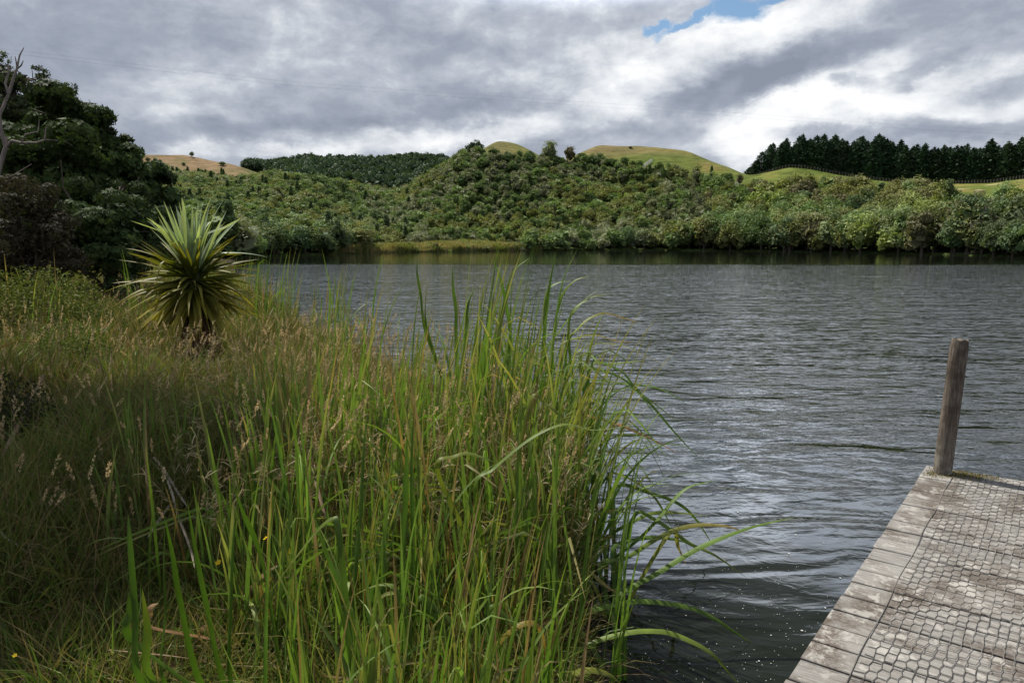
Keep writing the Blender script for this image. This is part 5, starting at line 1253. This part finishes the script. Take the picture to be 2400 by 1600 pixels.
def build_jetty():
    c0 = Pz(2172, 1090, DZ); c1 = Pz(1837, 1600, DZ); c2 = Pz(2400, 1127, DZ)
    u = (c1 - c0)[:2]; u /= np.linalg.norm(u); v = (c2 - c0)[:2]; v /= np.linalg.norm(v)   # u back along the edge, v along the boards
    print('jetty corner', c0, 'u', u, 'v', v, 'dot', u @ v, 'edge len', np.linalg.norm((c1 - c0)[:2]))
    ang = math.atan2(v[1], v[0]); vx = v; ux = np.array([v[1], -v[0]])
    if ux @ u < 0: ux = -ux
    sk = u  # true left edge direction
    root = empty('jetty', (c0[0], c0[1], 0), ang); tag(root, 'weathered grey plank jetty with wire netting nailed over its boards', 'jetty')
    # local frame: x along the boards (v), y = -ux direction
    uy = np.array([-math.sin(ang), math.cos(ang)]); sgn = 1 if ux @ uy > 0 else -1
    sx_, sy_ = (sk @ vx), (sk @ uy)     # edge direction in local axes
    rg = np.random.default_rng(2); W = 2.4; bw = .139; gap = .011; nb = 30; G = Geo()
    for i in range(nb):
        t0 = i * (bw + gap); t1 = t0 + bw
        e0 = sx_ / abs(sy_) * t0; e1 = sx_ / abs(sy_) * t1; off = rg.uniform(-.004, .005); z = DZ + rg.uniform(-.002, .002); th = .04; b = .003
        y0, y1 = sgn * t0, sgn * t1; xs = np.linspace(0, W, 13)
        prof = lambda e, yy, zz: [(e + off + x, yy + math.sin(x * 2.3 + i) * .0012, zz) for x in xs]
        dy = sgn * b
        rows = [prof(e0, y0, z - th), prof(e0, y0, z - b), prof(e0, y0 + dy, z), prof(e1, y1 - dy, z), prof(e1, y1, z - b), prof(e1, y1, z - th)]
        rows[2][0] = (rows[2][0][0] + b, *rows[2][0][1:]); rows[3][0] = (rows[3][0][0] + b, *rows[3][0][1:])
        V = np.array([p for r_ in rows for p in r_]); n = len(xs)
        Q = [(a * n + j, a * n + j + 1, (a + 1) * n + j + 1, (a + 1) * n + j) for a in range(5) for j in range(n - 1)]
        Q += [(0, n, 4 * n, 5 * n), (n, 2 * n, 3 * n, 4 * n)]
        G.add(V, np.array(Q), np.array([.95, .94, .93]) * rg.uniform(.82, 1.0))
    link('deck', G.mesh('deck', M['deck']), root)
    G = Geo(); L = nb * (bw + gap)
    for xo in (.16, 1.2, 2.2):
        st = np.array([xo, 0, 0]); d = np.array([sx_ / abs(sy_), sgn, 0]); s = np.array([.05, 0, 0])
        p0, p1 = st + d * .02, st + d * L
        V = [p0 - s, p0 + s, p1 + s, p1 - s]; V = [q + [0, 0, DZ - .20] for q in V] + [q + [0, 0, DZ - .045] for q in V]
        G.add(np.array(V), np.array([(0, 1, 2, 3), (4, 7, 6, 5), (0, 4, 5, 1), (1, 5, 6, 2), (2, 6, 7, 3), (3, 7, 4, 0)]), (.6, .55, .5))
    link('bearer', G.mesh('bearer', M['deck']), root)
    for (xo, t) in ((.25, .9), (.25, 3.0), (2.1, .9)):
        G = Geo(); x = xo + sx_ / abs(sy_) * t; tube(G, [(x, sgn * t, -1.6), (x, sgn * t, -.3), (x, sgn * t, DZ - .2)], [.075, .072, .07], (.6, .55, .5), 12)
        link('pile', G.mesh('pile', M['deck'], True), root)
    # hexagonal wire netting: twisted wires with grime caught along them
    m, N = new_mat('netting_wire'); tc = N.n('ShaderNodeTexCoord'); nn = N.noise(tc.outputs['Object'], 4, 4, .6)
    finish(N, principled(N, N.ramp(nn, [(.35, (.075, .070, .064)), (.65, (.23, .22, .205))]), .75, .3)); M['net'] = m
    G = Geo(); cw, chh = .070, .032; V = []; Q = []
    def seg(p, q, w=.0014):
        d = q - p; l = np.linalg.norm(d); s = np.array([-d[1], d[0], 0]) / l * w; k = len(V); hgt = np.array([0, 0, .0024])
        V.extend([p - s, p + s, q + s, q - s, p - s * .35 + hgt, p + s * .35 + hgt, q + s * .35 + hgt, q - s * .35 + hgt])
        Q.extend([(k + 4, k + 5, k + 6, k + 7), (k, k + 4, k + 7, k + 3), (k + 1, k + 2, k + 6, k + 5), (k, k + 1, k + 5, k + 4), (k + 2, k + 3, k + 7, k + 6)])
    inset = .185; rg = np.random.default_rng(4)
    nx, ny = int((W - inset) / cw), int(3.3 / chh)
    def wz(x, y): return DZ + .0035 + .002 * math.sin(x * 7 + y * 5)
    jit = {}
    def node(i, j, kx, ky):
        key = (i, j, kx)
        if key not in jit:
            t = j * chh + ky; x0 = inset + sx_ / abs(sy_) * t
            x = x0 + i * cw + (cw / 2 if j % 2 else 0) + kx; wv = .002 * math.sin(t * 6 + i * .35) ; a = rg.normal(size=2) * .0022
            jit[key] = np.array([x + a[0] + wv, sgn * (t + a[1] + .004 * math.sin(x * 5)), wz(x, t)])
        return jit[key]
    for j in range(1, ny):
        for i in range(nx):
            # flat-sided hexagon: twist along the boards, then two slanting wires to the next row
            a = node(i, j, 0, 0); b = node(i, j, cw * .42, 0); seg(a, b, .0020)
            if j + 1 < ny:
                if j % 2 == 0:
                    seg(b, node(i, j + 1, 0, 0)) ; 
                    if i > 0: seg(a, node(i - 1, j + 1, cw * .42, 0))
                else:
                    if i + 1 < nx: seg(b, node(i + 1, j + 1, 0, 0))
                    seg(a, node(i, j + 1, cw * .42, 0))
    prev = None
    for j in range(1, ny):   # selvedge wire
        t = j * chh; p = np.array([inset - .012 + sx_ / abs(sy_) * t + .004 * math.sin(t * 9), sgn * t, wz(inset, t)])
        if prev is not None: seg(prev, p, .0024)
        prev = p
    G.add(np.array(V), np.array(Q), (1, 1, 1)); link('wire_netting', G.mesh('wire_netting', M['net']), root)
    # mooring post at the corner
    b0 = Pz(2208, 1108, DZ); d = math.hypot(b0[0], b0[1]); tp = P(2250, 797, d + .03) 
    pb = np.array([b0[0], b0[1], DZ]); dr = tp - pb; Lp = np.linalg.norm(dr); G = Geo(); sides = 28; zs = np.linspace(-.45, Lp, 26) ; V = []; ax = dr / Lp; a = np.cross(ax, [0, 1, 0]); a /= np.linalg.norm(a); bb = np.cross(ax, a)
    for k, zz in enumerate(zs):
        for s in range(sides):
            th = s * 6.283 / sides; rad = .0565 * (1 - .05 * zz / Lp) * (1 + .02 * math.sin(3 * th + zz * 2) + .012 * math.sin(9 * th + zz * 5)) * (1 + .01 * math.sin(zz * 11 + th))
            if k == len(zs) - 1: rad *= .90
            V.append(ax * (zz + (.006 * math.sin(5 * th) + .004 if k == len(zs) - 1 else 0)) + (a * math.cos(th) + bb * math.sin(th)) * rad)
    Q = [(k * sides + s, k * sides + (s + 1) % sides, (k + 1) * sides + (s + 1) % sides, (k + 1) * sides + s) for k in range(len(zs) - 1) for s in range(sides)]
    G.add(np.array(V), np.array(Q), (1, 1, 1)); top = [np.array(V[(len(zs) - 1) * sides + s]) for s in range(sides)]; cen = np.mean(top, 0) - ax * .004
    G.add(np.array(top + [cen]), np.array([(s, (s + 1) % sides, sides) for s in range(sides)]), (1.1, 1.05, 1))
    m, N = new_mat('weathered_post'); tc = N.n('ShaderNodeTexCoord'); pos = tc.outputs['Object']
    gr = N.noise(N.scale(pos, 26, 26, 1.8), 3.5, 6, .7); bl = N.noise(pos, 5, 5, .65); z = N.n('ShaderNodeSeparateXYZ'); N.put(z.inputs[0], pos)
    c = N.ramp(gr, [(.28, (.040, .032, .026)), (.5, (.125, .100, .080)), (.74, (.26, .225, .19))])
    c = N.mix(N.ramp(bl, [(.50, 0.0), (.62, .75)]), c, (.055, .040, .030))
    c = N.mix(N.m('MULTIPLY', N.mapr(z.outputs[2], .30, .05, 0, 1), N.ramp(N.noise(pos, 16, 5, .7), [(.45, .1), (.6, .9)])), c, (.26, .25, .21))
    b = N.n('ShaderNodeBump'); b.inputs['Strength'].default_value = .8; b.inputs['Distance'].default_value = .006; N.put(b.inputs['Height'], gr)
    finish(N, principled(N, c, .85, .2, b.outputs[0])); M['post'] = m
    tag(link('mooring_post', G.mesh('mooring_post', m, True), None, pb), 'round weathered timber post leaning at the corner of the jetty', 'post')
    # moss and dirt gathered at the foot of the post
    r = np.random.default_rng(6); n = 2600; t = r.normal(size=(n, 2)) * [.13, .045]; base = pb[:2] + np.array([.10, -.03]) ; X = base[0] + t[:, 0]; Y = base[1] + t[:, 1] - t[:, 0] * .10
    col = np.where(r.uniform(size=(n, 1)) < .5, np.array([[.17, .17, .05]]), np.array([[.24, .18, .09]])) * r.uniform(.6, 1.3, n)[:, None]
    # stay on the boards
    rel = np.stack([X - c0[0], Y - c0[1]], 1); lx = rel @ vx; ly = (rel @ uy) * sgn; ok = (ly > .012) & (lx > sx_ / abs(sy_) * ly + .012)
    Vv, Qq, Cc = ribbons(np.stack([X, Y, np.full(n, DZ + .001)], 1)[ok], r.uniform(.004, .014, n)[ok], r.uniform(.003, .006, n)[ok], r.uniform(0, 6.28, n)[ok], r.uniform(.3, 1.3, n)[ok], r.uniform(0, .6, n)[ok], r.uniform(0, 3, n)[ok], col[ok], col[ok], 2)
    tag(link('moss', mesh_data('moss', Vv, Qq, M['grass'], Cc)), 'yellow green moss and dirt at the foot of the post', 'moss', kind='stuff')
build_jetty()
